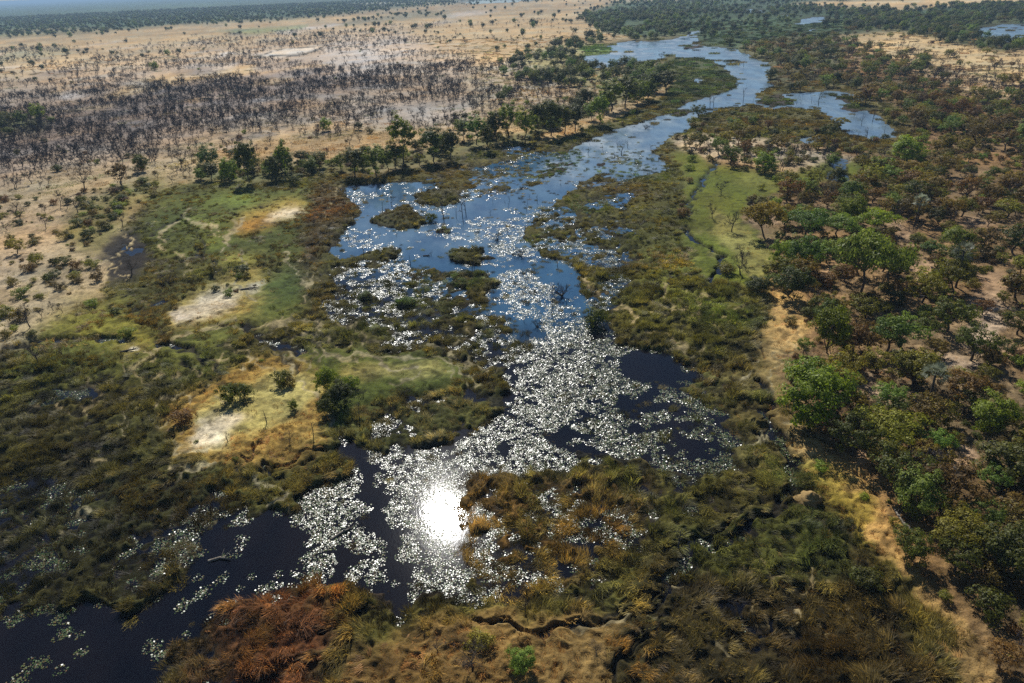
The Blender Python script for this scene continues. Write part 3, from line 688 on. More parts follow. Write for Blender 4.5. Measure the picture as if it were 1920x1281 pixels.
def merged(name, parts):
    """several (Geo, material) as one mesh"""
    V = []; Q = []; T = []; mq = []; mt = []; n = 0; mats = []
    for g, m in parts:
        if m not in mats: mats.append(m)
        k = mats.index(m)
        for q in g.q: Q.append(q + n); mq += [k] * len(q)
        for t in g.t: T.append(t + n); mt += [k] * len(t)
        V += g.v; n += g.n
    F = []
    if Q: F.append(np.concatenate(Q))
    if T: F.append(np.concatenate(T))
    return mesh_from(name, np.concatenate(V), F, mats, mi=mq + mt)

def link(name, me, parent=None, **props):
    o = bpy.data.objects.new(name, me); COL.objects.link(o)
    if parent: o.parent = parent
    for k, v in props.items(): o[k] = v
    return o

# ------------------------------------------------------------------ ground: one polar sheet centred under the camera
inner = np.radians(np.arange(-52, 52.01, .10))
outer = np.radians(np.arange(56, 306, 4.0))
AZ = np.concatenate([inner, outer])
pit = np.radians(np.arange(62, 1.0, -.088))
RR = np.concatenate([[1, 5, 10, 16, 22, 27], H / np.tan(pit), 3600 * 1.12 ** np.arange(0, 26)])
na_, nr_ = len(AZ), len(RR)
gx = (RR[:, None] * np.sin(AZ)[None, :]); gy = (RR[:, None] * np.cos(AZ)[None, :])
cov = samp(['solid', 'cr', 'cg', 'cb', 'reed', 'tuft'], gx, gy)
solid = cov[0]
rr_ = np.hypot(gx, gy)
gz = height(gx, gy, solid, cov[4], cov[5])
gz = np.where(rr_ > 250, gz * (1 - sst(250, 700, rr_)) + sst(250, 700, rr_) * np.where(gz > 0, .5, -.5) * np.clip(np.abs(gz) * 3, .2, 1), gz)
under = (gz < 0.03)
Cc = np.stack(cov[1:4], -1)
m0 = fbm(gx, gy, .8, 3, 50)[..., None]; m1 = fbm(gx, gy, 5, 4, 51)[..., None]; m2 = fbm(gx, gy, 45, 4, 52)[..., None]; m3 = fbm(gx * .5, gy, 260, 4, 53)[..., None]
fw = sst(150, 700, rr_)[..., None]
Cc = Cc * (1 + (m0 - .5) * 1.1 * (1 - sst(90, 240, rr_)[..., None]))
spk = sst(.60, .72, fbm(gx, gy, 1.6, 2, 49))[..., None] * (1 - sst(160, 400, rr_)[..., None])
Cc = Cc * (1 - .45 * spk)
Cc = Cc * (1 + (m1 - .5) * 1.0 * (1 - .6 * fw)) * (1 + (m2 - .5) * .8) * (1 + (m3 - .5) * 1.0 * fw)
warm = (fbm(gx, gy, 22, 3, 54)[..., None] - .5)
Cc = Cc * (1 + warm * np.array([.35, .0, -.45]))
Cc = np.where(under[..., None], Cc * .0 + np.array(MUD) * .6, Cc)
shore = ((gz < .22) * (1 - sst(250, 500, rr_)))[..., None] * (1 - under[..., None]); Cc = Cc * (1 - .6 * shore)
sat_ = Cc - Cc.mean(-1, keepdims=True); Cc = Cc + sat_ * .10
Cc = np.clip(Cc, .004, .85)
V = np.concatenate([np.stack([gx, gy, gz], -1).reshape(-1, 3), [[0, 0, float(gz[0].mean())]]])
ii = np.arange(nr_ - 1)[:, None]; jj = np.arange(na_)[None, :]; j2 = (jj + 1) % na_
Q = np.stack([ii * na_ + jj, (ii + 1) * na_ + jj, (ii + 1) * na_ + j2, ii * na_ + j2], -1).reshape(-1, 4)
e = na_ * nr_
T = np.stack([np.full(na_, e), np.arange(na_), (np.arange(na_) + 1) % na_], -1)
me = mesh_from('ground', V, [Q, T], [mG], smooth=True)
at = me.color_attributes.new('cover', 'FLOAT_COLOR', 'POINT')
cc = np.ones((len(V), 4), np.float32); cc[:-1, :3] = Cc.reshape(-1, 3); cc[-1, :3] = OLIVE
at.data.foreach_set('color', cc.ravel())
link('ground', me, kind='structure')
# water table
wr = RR[(RR < 9000)][::3]; wz = np.concatenate([inner[::6], outer])
wx = wr[:, None] * np.sin(wz)[None, :]; wy = wr[:, None] * np.cos(wz)[None, :]
cl, rp = samp(['clear', 'ripple'], wx, wy)
n1_, n2_ = wx.shape
ii = np.arange(n1_ - 1)[:, None]; jj = np.arange(n2_)[None, :]; j2 = (jj + 1) % n2_
Q = np.stack([ii * n2_ + jj, (ii + 1) * n2_ + jj, (ii + 1) * n2_ + j2, ii * n2_ + j2], -1).reshape(-1, 4)
T = np.stack([np.full(n2_, n1_ * n2_), np.arange(n2_), (np.arange(n2_) + 1) % n2_], -1)
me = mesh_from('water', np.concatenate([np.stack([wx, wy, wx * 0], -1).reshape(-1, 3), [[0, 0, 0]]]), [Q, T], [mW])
at = me.color_attributes.new('body_sky', 'FLOAT_COLOR', 'POINT')
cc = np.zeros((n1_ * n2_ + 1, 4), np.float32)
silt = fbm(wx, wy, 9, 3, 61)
dk = np.array([.001, .002, .005]) + silt[..., None] * np.array([.008, .005, .002]); sky_bl = np.array([.030, .088, .165]) + rp[..., None] * np.array([.085, .10, .085])  # sky blue and silvery cloud reflection painted into the water colour
cc[:-1, :3] = (dk + (sky_bl - dk) * cl[..., None]).reshape(-1, 3); cc[:-1, 3] = rp.ravel()
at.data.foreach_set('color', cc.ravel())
link('water', me, kind='structure')

# ------------------------------------------------------------------ scattering
HID = {}
def source_collection(name, meshes):
    c = bpy.data.collections.new(name)
    for i, m in enumerate(meshes):
        o = bpy.data.objects.new(name + '_source', m); c.objects.link(o)
    HID[name] = c
    return c

def instancer(name, src, P, rz, sc, idx, tint=None, tilt=None, **props):
    n = len(P)
    me = bpy.data.meshes.new(name); me.vertices.add(n); me.vertices.foreach_set('co', np.asarray(P, np.float32).ravel())
    rot = np.zeros((n, 3), np.float32); rot[:, 2] = rz
    if tilt is not None: rot[:, :2] = tilt
    a = me.attributes.new('rot', 'FLOAT_VECTOR', 'POINT'); a.data.foreach_set('vector', rot.ravel())
    S = np.asarray(sc, np.float32)
    if S.ndim == 1: S = np.stack([S, S, S], -1)
    a = me.attributes.new('scl', 'FLOAT_VECTOR', 'POINT'); a.data.foreach_set('vector', S.ravel())
    a = me.attributes.new('idx', 'INT', 'POINT'); a.data.foreach_set('value', np.asarray(idx, np.int32))
    if tint is not None:
        t = np.ones((n, 4), np.float32); t[:, :3] = tint
        a = me.attributes.new('tint', 'FLOAT_COLOR', 'POINT'); a.data.foreach_set('color', t.ravel())
    o = link(name, me, kind='stuff', **props)
    ng = bpy.data.node_groups.new(name, 'GeometryNodeTree')
    ng.interface.new_socket('Geometry', in_out='INPUT', socket_type='NodeSocketGeometry')
    ng.interface.new_socket('Geometry', in_out='OUTPUT', socket_type='NodeSocketGeometry')
    gi = ng.nodes.new('NodeGroupInput'); go = ng.nodes.new('NodeGroupOutput')
    ci = ng.nodes.new('GeometryNodeCollectionInfo'); ci.inputs['Collection'].default_value = src
    ci.inputs['Separate Children'].default_value = True; ci.inputs['Reset Children'].default_value = True
    ip = ng.nodes.new('GeometryNodeInstanceOnPoints'); ip.inputs['Pick Instance'].default_value = True
    def attr(nm, tp):
        q = ng.nodes.new('GeometryNodeInputNamedAttribute'); q.data_type = tp; q.inputs['Name'].default_value = nm
        return [x for x in q.outputs if x.enabled][0]
    ng.links.new(gi.outputs[0], ip.inputs['Points']); ng.links.new(ci.outputs[0], ip.inputs['Instance'])
    ng.links.new(attr('idx', 'INT'), ip.inputs['Instance Index'])
    er = ng.nodes.new('FunctionNodeEulerToRotation'); ng.links.new(attr('rot', 'FLOAT_VECTOR'), er.inputs[0])
    ng.links.new(er.outputs[0], ip.inputs['Rotation']); ng.links.new(attr('scl', 'FLOAT_VECTOR'), ip.inputs['Scale'])
    ng.links.new(ip.outputs[0], go.inputs[0])
    md = o.modifiers.new('scatter', 'NODES'); md.node_group = ng
    return o

def candidates(r0, r1, spacing, seed, half=50):
    """jittered grid of points in the sector the picture covers, and a margin"""
    rng = np.random.default_rng(seed)
    W = r1 * math.sin(math.radians(half))
    xs = np.arange(-W, W, spacing); ys = np.arange(0, r1, spacing)
    X, Y = np.meshgrid(xs, ys); X = X.ravel(); Y = Y.ravel()
    X = X + rng.uniform(-.5, .5, len(X)) * spacing; Y = Y + rng.uniform(-.5, .5, len(X)) * spacing
    r = np.hypot(X, Y)
    px, py, dep = to_pix(X, Y)
    k = (r >= r0) & (r < r1) & (px > -190) & (px < 2110) & (py < 1420)
    return X[k], Y[k], rng

def tuft_mesh(name, seed, n, R, h, wd, lean, mat, comb=0):
    rng = np.random.default_rng(seed); g = Geo()
    a = rng.uniform(0, 2 * math.pi, n); r = R * np.sqrt(rng.uniform(0, 1, n))
    b = np.stack([r * np.cos(a), r * np.sin(a), np.full(n, -.25)], -1)
    la = a + rng.normal(0, .7, n); L = lean * rng.uniform(.2, 1.2, n); hh = h * rng.uniform(.5, 1.1, n)
    if comb: la = rng.normal(0, .4, n); L = L * comb; hh = hh * .75
    d = np.stack([np.cos(la), np.sin(la), np.zeros(n)], -1)
    ta = rng.uniform(0, math.pi, n); wv = np.stack([np.cos(ta), np.sin(ta), np.zeros(n)], -1) * (wd * rng.uniform(.6, 1.3, n))[:, None]
    up = np.array([0, 0, 1.0])
    mid = b + up * (hh * .6)[:, None] + d * (L * .35)[:, None]; tip = b + up * (hh)[:, None] + d * L[:, None]
    V = np.stack([b - wv, b + wv, mid - wv * .8, mid + wv * .8, tip], 1).reshape(-1, 3)
    k = np.arange(n)[:, None] * 5
    g.add(V, k + np.array([[0, 1, 3, 2]]), k + np.array([[2, 3, 4]]))
    return g.mesh(name, [mat])

reedC = source_collection('reed_tuft', [tuft_mesh('reed', 10 + i, 96, .5, .8, .022, .5, M['reed'], [0, 1.5, 2.2, 1.8][i]) for i in range(4)]
                          + [tuft_mesh('reed_clump', 20 + i, 240, 2.2, .95, .07, .7, M['reed']) for i in range(3)])
dryC = source_collection('dry_tuft', [tuft_mesh('dry', 30 + i, 56, .4, .45, .02, .4, M['dry'], [0, 1.4, 2.0, 0][i]) for i in range(4)]
                         + [tuft_mesh('dry_clump', 40 + i, 130, 2.2, .55, .09, .6, M['dry']) for i in range(3)])

def scatter_grass(layer, tl, bands, seed0, zfn):
    Ps, rzs, scs, ids, tns = [], [], [], [], []
    for bi, (r0, r1, sp, lo, hi, s0, s1, pw) in enumerate(bands):
        X, Y, rng = candidates(r0, r1, sp, seed0 + bi)
        S, D, tr, tg, tb = samp(['solid', layer] + tl, X, Y)
        z = height(X, Y, S)
        pat = fbm(X, Y, 4.5, 3, seed0 + 3)
        p = zfn(D, S, z, pat, X, Y)
        if layer == 'reed':
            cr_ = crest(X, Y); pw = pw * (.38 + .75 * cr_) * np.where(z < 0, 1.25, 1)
        k = rng.uniform(size=len(X)) < p * pw
        if layer == 'reed': cr_ = cr_[k]
        X, Y, z, pat = X[k], Y[k], z[k], pat[k]
        n = len(X)
        Ps.append(np.stack([X, Y, np.maximum(z, 0.0) - .02], -1)); rzs.append(14 * fbm(X, Y, 11, 2, 444) + rng.normal(0, .35, n))
        sc = rng.uniform(s0, s1, n) * (.7 + .6 * fbm(X, Y, 9, 2, seed0 + 9)); scs.append(np.stack([sc, sc, sc * rng.uniform(.6, 1.2, n) * (.35 + 1.3 * fbm(X, Y, 3.2, 2, seed0 + 12))], -1))
        ids.append(rng.integers(lo, hi, n))
        T = np.stack([tr[k], tg[k], tb[k]], -1)
        hv = fbm(X, Y, 7, 3, seed0 + 5)[:, None] - .5
        T = T * rng.uniform(.6, 1.45, (n, 1)) * (1 + hv * 1.3) * (.45 + 1.2 * fbm(X, Y, 2.2, 2, seed0 + 8)[:, None]) * (1 + (fbm(X, Y, 18, 3, seed0 + 6)[:, None] - .5) * np.array([.9, -.1, -.5]))
        if layer == 'reed': T = T * (.5 + 1.75 * cr_[:, None])  # sunlit crests and shaded hollows painted into the reed tint
        T = T * (np.array([.76, .71, .46]) if layer == 'reed' else np.array([1, .98, .85]))
        tns.append(np.clip(T, .004, .9))
    return [np.concatenate(a) for a in (Ps, rzs, scs, ids, tns)]

def reed_p(D, S, z, pat, X, Y):
    p2 = .5 * pat + .5 * fbm(X, Y, 2.4, 2, 77)
    keep = sst(.36, .56, p2 + (D - .6) * .42)
    wet = z < -.02
    kw = sst(.38, .62, .3 * pat + .7 * fbm(X, Y, 1.5, 2, 78) + (D - .5) * .3)
    return np.where(wet, D * kw * .8, D * keep * 1.35) * (z > -.66)
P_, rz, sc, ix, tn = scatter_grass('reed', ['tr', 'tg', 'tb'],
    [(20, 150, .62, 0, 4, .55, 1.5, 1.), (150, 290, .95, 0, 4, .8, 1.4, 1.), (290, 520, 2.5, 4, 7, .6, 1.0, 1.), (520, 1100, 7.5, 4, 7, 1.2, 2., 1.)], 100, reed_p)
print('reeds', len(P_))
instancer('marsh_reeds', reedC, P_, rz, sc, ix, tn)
def dry_p(D, S, z, pat, X, Y):
    return D * sst(.25, .55, pat + (D - .5) * .4) * (z > .05)
P_, rz, sc, ix, tn = scatter_grass('tuft', ['ur', 'ug', 'ub'],
    [(20, 150, .85, 0, 4, .8, 1.5, .9), (150, 280, 1.7, 0, 4, 1.2, 2.2, .9), (280, 560, 3.6, 4, 7, .8, 1.5, .7), (560, 900, 9, 4, 7, 1.0, 2.0, .7)], 200, dry_p)
print('dry', len(P_))
instancer('dry_grass', dryC, P_, rz, sc, ix, tn)

# lily pads
def pads_mesh(name, seed, n, R, r0, r1):
    rng = np.random.default_rng(seed); g = Geo()
    for i in range(n):
        a = rng.uniform(0, 6.28); d = R * math.sqrt(rng.uniform()); c = np.array([d * math.cos(a), d * math.sin(a), rng.uniform(.008, .05)])
        r = rng.uniform(r0, r1); tx, ty = rng.normal(0, .11, 2); m = 7
        th = np.arange(m) / m * 2 * math.pi + rng.uniform(0, 6)
        u, v = r * np.cos(th) * rng.uniform(.85, 1.1, m), r * np.sin(th) * rng.uniform(.85, 1.1, m)
        z = u * tx + v * ty + r * .08 * rng.uniform(0, 1.4, m)
        Vv = np.concatenate([np.stack([u, v, z], -1), [[0, 0, 0]]]) + c
        g.add(Vv, None, [(k, (k + 1) % m, m) for k in range(m - 1 if rng.uniform() < .7 else m)])
    return g.mesh(name, [mL], smooth=False)
padC = source_collection('pad_patch', [pads_mesh('pads', 50 + i, 26, .62, .03, .10) for i in range(4)] + [pads_mesh('pads_far', 60 + i, 30, 1.3, .06, .18) for i in range(3)])
Ps, rzs, scs, ids = [], [], [], []
for bi, (r0, r1, sp, lo, hi) in enumerate([(20, 190, .74, 0, 4), (190, 420, 1.7, 4, 7)]):
    X, Y, rng = candidates(r0, r1, sp, 300 + bi)
    S, L_ = samp(['solid', 'lily'], X, Y)
    z = height(X, Y, S)
    pat = .45 * fbm(X, Y, 5, 3, 71) + .55 * fbm(X, Y, 1.5, 2, 72)
    p = sst(.44, .54, pat + (L_ - .62) * .42) * (L_ > .02) * np.clip(L_ * 2.6, 0, .95) * (z < .04)
    k = rng.uniform(size=len(X)) < p
    n = k.sum()
    Ps.append(np.stack([X[k], Y[k], np.zeros(n)], -1)); rzs.append(rng.uniform(0, 6.28, n)); scs.append(rng.uniform(.8, 1.25, n)); ids.append(rng.integers(lo, hi, n))
P_ = np.concatenate(Ps); print('pads', len(P_))
instancer('water_lilies', padC, P_, np.concatenate(rzs), np.concatenate(scs), np.concatenate(ids))

# ------------------------------------------------------------------ trees
def branchwork(rng, g, h, W, first, nlimb, levels, r0, lean=.06, lift=.5, nseg=5, flat=0.0):
    """trunk and limbs into g; returns twig ends"""
    tips = []
    base = np.array([0, 0, -.35]); fk = np.array([rng.normal(0, lean) * h, rng.normal(0, lean) * h, first * h])
    mid = (base + fk) / 2 + rng.normal(0, .03 * h, 3) * [1, 1, 0]
    g.tube([base, mid, fk], [r0 * 1.25, r0, r0 * .8], nseg + 1, cap=False)
    def grow(p, d, L, r, lev):
        d = d / np.linalg.norm(d)
        q1 = p + d * L * .5 + rng.normal(0, .06, 3) * L; q2 = q1 + (d + rng.normal(0, .18, 3)) * L * .5
        g.tube([p, q1, q2], [r, r * .75, r * .5], 4 if lev < 2 else 3, cap=False)
        if lev >= levels: tips.append(q2); return
        for _ in range(rng.integers(2, 4)):
            nd = d + rng.normal(0, .55, 3); nd[2] = nd[2] * (1 - flat) + .12
            grow(q2, nd, L * rng.uniform(.6, .85), r * .55, lev + 1)
        if rng.uniform() < .5: tips.append(q1)
    a0 = rng.uniform(0, 6.28)
    for i in range(nlimb):
        a = a0 + i * 2 * math.pi / nlimb + rng.normal(0, .3)
        out_ = W * .5 * rng.uniform(.55, .95); upz = (1 - first) * h * rng.uniform(.5, .95)
        d = np.array([math.cos(a) * out_, math.sin(a) * out_, upz * lift * 1.6])
        grow(fk - np.array([0, 0, rng.uniform(0, .18) * first * h]), d, np.linalg.norm([out_, upz]) / (levels * .78 + .4), r0 * .6, 1)
    return np.array(tips)

def leafy(seed, h, W, first=.3, nlimb=5, levels=3, npuff=34, per=46, leaf=.2, puff=.16, flatp=.55, r0=.2, dens_top=.7, dome=1.0, flat=0., cyl=False):
    rng = np.random.default_rng(seed); t = Geo(); c = Geo()
    tips = branchwork(rng, t, h, W, first, nlimb, levels, r0, flat=flat)
    ctr = np.array([0, 0, h * (first + (1 - first) * .42)]); rx, rz_ = W * .46, h * (1 - first) * .50 * dome
    # keep twig ends in the crown, then add puffs on an uneven shell
    e = (tips - ctr) / [rx, rx, rz_]; nn = np.linalg.norm(e, axis=1, keepdims=True)
    tips = ctr + e / np.maximum(1, nn / .95) * [rx, rx, rz_]
    m = max(0, npuff - len(tips) // 2)
    tips = tips[rng.permutation(len(tips))[:npuff - m]]
    u = rng.normal(size=(m, 3)); u[:, 2] = np.where(rng.uniform(size=m) < dens_top, np.abs(u[:, 2]), u[:, 2]) ; u /= np.linalg.norm(u, axis=1, keepdims=True)
    if cyl: u[:, :2] *= rng.uniform(.6, 1.1, (m, 1))
    lob = 1 + .30 * np.sin(3 * np.arctan2(u[:, 1], u[:, 0]) + rng.uniform(0, 6)) + .1 * rng.normal(size=m)
    sh = ctr + u * [rx, rx, rz_] * (lob * rng.uniform(.62, 1.0, m))[:, None]
    C = np.concatenate([tips, sh]) if len(tips) else sh
    for p in C:
        k = int(per * rng.uniform(.5, 1.4)); ps = W * puff * rng.uniform(.6, 1.25)
        q = rng.normal(size=(k, 3)); q /= np.linalg.norm(q, axis=1, keepdims=True); q *= (rng.uniform(size=(k, 1)) ** .4) * ps * [1, 1, flatp]
        nrm = q / ps + (p - ctr) / max(rx, rz_) * .6 + np.array([0, 0, .55]) + rng.normal(0, .35, (k, 3))
        c.leaves(p + q, nrm, leaf, rng)
    return t, c

def twiggy(seed, h, W, first=.3, nlimb=4, levels=3, r0=.13, ntw=7, tw=.9, wd=.022, leaf=0, lf=.1):
    rng = np.random.default_rng(seed); t = Geo(); c = Geo()
    tips = branchwork(rng, t, h, W, first, nlimb, levels, r0, lean=.08)
    n = len(tips) * ntw
    P = np.repeat(tips, ntw, 0); d = rng.normal(size=(n, 3)) + [0, 0, .5]; d += (P - [0, 0, h * .4]) / h * .8
    d /= np.linalg.norm(d, axis=1, keepdims=True)
    L = (tw * rng.uniform(.4, 1.2, n))[:, None]
    s_ = np.cross(d, rng.normal(size=(n, 3))); s_ /= np.linalg.norm(s_, axis=1, keepdims=True)
    m_ = P + d * L * .5 + rng.normal(0, .08, (n, 3)) * L
    V = np.stack([P - s_ * wd, P + s_ * wd, m_ + s_ * wd * .8, m_ - s_ * wd * .8, P + d * L + rng.normal(0, .12, (n, 3)) * L], 1).reshape(-1, 3)
    k = np.arange(n)[:, None] * 5
    c.add(V, k + np.array([[0, 1, 2, 3]]), k + np.array([[3, 2, 4]]))
    if leaf:
        q = np.repeat(tips, leaf, 0) + rng.normal(0, tw * .45, (len(tips) * leaf, 3))
        c.leaves(q, rng.normal(size=q.shape) + [0, 0, .6], lf, rng)
    return t, c

def snag(seed, h, nb=3, r0=.16):
    rng = np.random.default_rng(seed); t = Geo(); c = Geo()
    top = np.array([rng.normal(0, .12) * h, rng.normal(0, .12) * h, h]); m = top * [.3, .3, .5] + rng.normal(0, .05, 3) * h
    t.tube([(0, 0, -.8), m, top], [r0 * 1.2, r0 * .8, r0 * .35], 6)
    for i in range(nb):
        f = rng.uniform(.3, .9); p = m * (f / .5) if f < .5 else m + (top - m) * ((f - .5) / .5)
        a = rng.uniform(0, 6.28); L = h * rng.uniform(.2, .5)
        d = np.array([math.cos(a), math.sin(a), rng.uniform(.1, 1.1)]); q = p + d * L * .5; q2 = q + (d + rng.normal(0, .4, 3)) * L * .5
        c.tube([p, q, q2], [r0 * .5, r0 * .35, r0 * .12], 4)
        for _ in range(2):
            q3 = q + rng.normal(0, .3, 3) * L + [0, 0, L * .3]; c.tube([q, q3], [r0 * .25, r0 * .08], 3)
    return t, c

def fanpalm(seed, h=6.0):
    rng = np.random.default_rng(seed); t = Geo(); c = Geo()
    top = np.array([rng.normal(0, .3), rng.normal(0, .3), h])
    t.tube([(0, 0, -.3), top * .5 + [.1, 0, 0], top], [.22, .17, .15], 7)
    for i in range(26):
        a = rng.uniform(0, 6.28); e = rng.uniform(-.5, 1.3); d = np.array([math.cos(a) * math.cos(e), math.sin(a) * math.cos(e), math.sin(e)])
        p = top + d * 1.0; c.tube([top, p], [.03, .02], 3)
        s_ = np.cross(d, [0, 0, 1]); s_ /= np.linalg.norm(s_) + 1e-6; u_ = np.cross(s_, d)
        for k in range(9):
            f = (k - 4) / 4 * 1.25; dd = d * math.cos(f) + s_ * math.sin(f); ee = p + dd * rng.uniform(.8, 1.15) - np.array([0, 0, .18]) * abs(f)
            w_ = np.cross(dd, u_) * .07
            c.add([p, (p + ee) / 2 + w_, ee, (p + ee) / 2 - w_], [(0, 1, 2, 3)])
    return t, c

KINDS = {}   # kind -> list of dict(trunk, crown, full, W, H)
def kind(name, gens, barkm, crownms, ground=False):
    out_ = []
    for i, (g, W, Hh) in enumerate(gens):
        cm = crownms[i % len(crownms)]
        t, c = g
        out_.append(dict(trunk=t.mesh(name + '_trunk', [barkm]), crown=c.mesh(name + '_crown', [cm]), full=merged(name, [(t, barkm), (c, cm)]), W=W, H=Hh, mat=cm.name))
    KINDS[name] = out_
    source_collection(name, [k['full'] for k in out_])

G_, L__, D_, O_, R_ = M['green'], M['lime'], M['dark'], M['olive'], M['rusty']
kind('green_tree', [(leafy(s, 8.5, 9.5, first=.14, npuff=120, per=66, leaf=.17, puff=.12, dome=1.1), 9.5, 8.5) for s in (1, 2, 3, 4, 5, 6)], M['bark'], [G_, L__, D_, G_, L__, D_])
kind('umbrella_tree', [(leafy(s, 7.5, 12, first=.36, npuff=120, per=60, leaf=.17, puff=.10, flatp=.45, dome=.72, dens_top=.9, flat=.4), 12, 7.5) for s in (11, 12, 13, 14)], M['bark'], [L__, G_, O_, L__])
kind('scrub_tree', [(leafy(s, 5.8, 7.0, first=.28, npuff=70, per=46, leaf=.13, puff=.105, flatp=.5, dome=.95, nlimb=6), 7.0, 5.8) for s in (21, 22, 23, 24, 25, 26, 27, 28)], M['bark'], [O_, O_, R_, O_, D_, O_, L__, R_])
kind('riverside_tree', [(leafy(s, 11, 8.0, first=.3, npuff=110, per=60, leaf=.18, puff=.12, flatp=.6, dome=1.12, dens_top=.8), 8.0, 11) for s in (31, 32, 33, 34, 35)], M['bark'], [D_, G_, D_, L__, G_])
kind('bare_tree', [(twiggy(s, 5.6, 4.6, levels=3, ntw=7, tw=.8, wd=.03, leaf=lf, lf=.10), 4.6, 5.6) for s, lf in ((41, 0), (42, 4), (43, 6), (44, 0), (45, 8), (46, 3))], M['burnt'], [M['burnt']])
kind('grey_tree', [(twiggy(s, 5.0, 5.5, levels=3, nlimb=6, ntw=11, tw=.9, wd=.012, leaf=2, lf=.05), 5.5, 5.0) for s in (51, 52, 53)], M['bark'], [M['bark']])
kind('bush', [(leafy(s, 2.4, 3.2, first=.04, nlimb=6, levels=2, npuff=34, per=44, leaf=.10, puff=.2, flatp=.7, r0=.06), 3.2, 2.4) for s in (61, 62, 63, 64, 65, 66)], M['bark'], [O_, D_, R_, G_, O_, O_])
kind('dead_tree', [(snag(s, 5, nb, .16), 3.0, 5) for s, nb in ((71, 2), (72, 4), (73, 1), (74, 5), (75, 3))], M['burnt'], [M['burnt']])
kind('drowned_tree', [(twiggy(s, 5, 6.5, first=.15, nlimb=7, levels=3, ntw=5, tw=1.0, wd=.035, r0=.26), 6.5, 5) for s in (81, 82)], M['burnt'], [M['burnt']])
kind('palm_tree', [(fanpalm(s), 4.3, 7.2) for s in (91, 92)], M['bark'], [M['palm']])

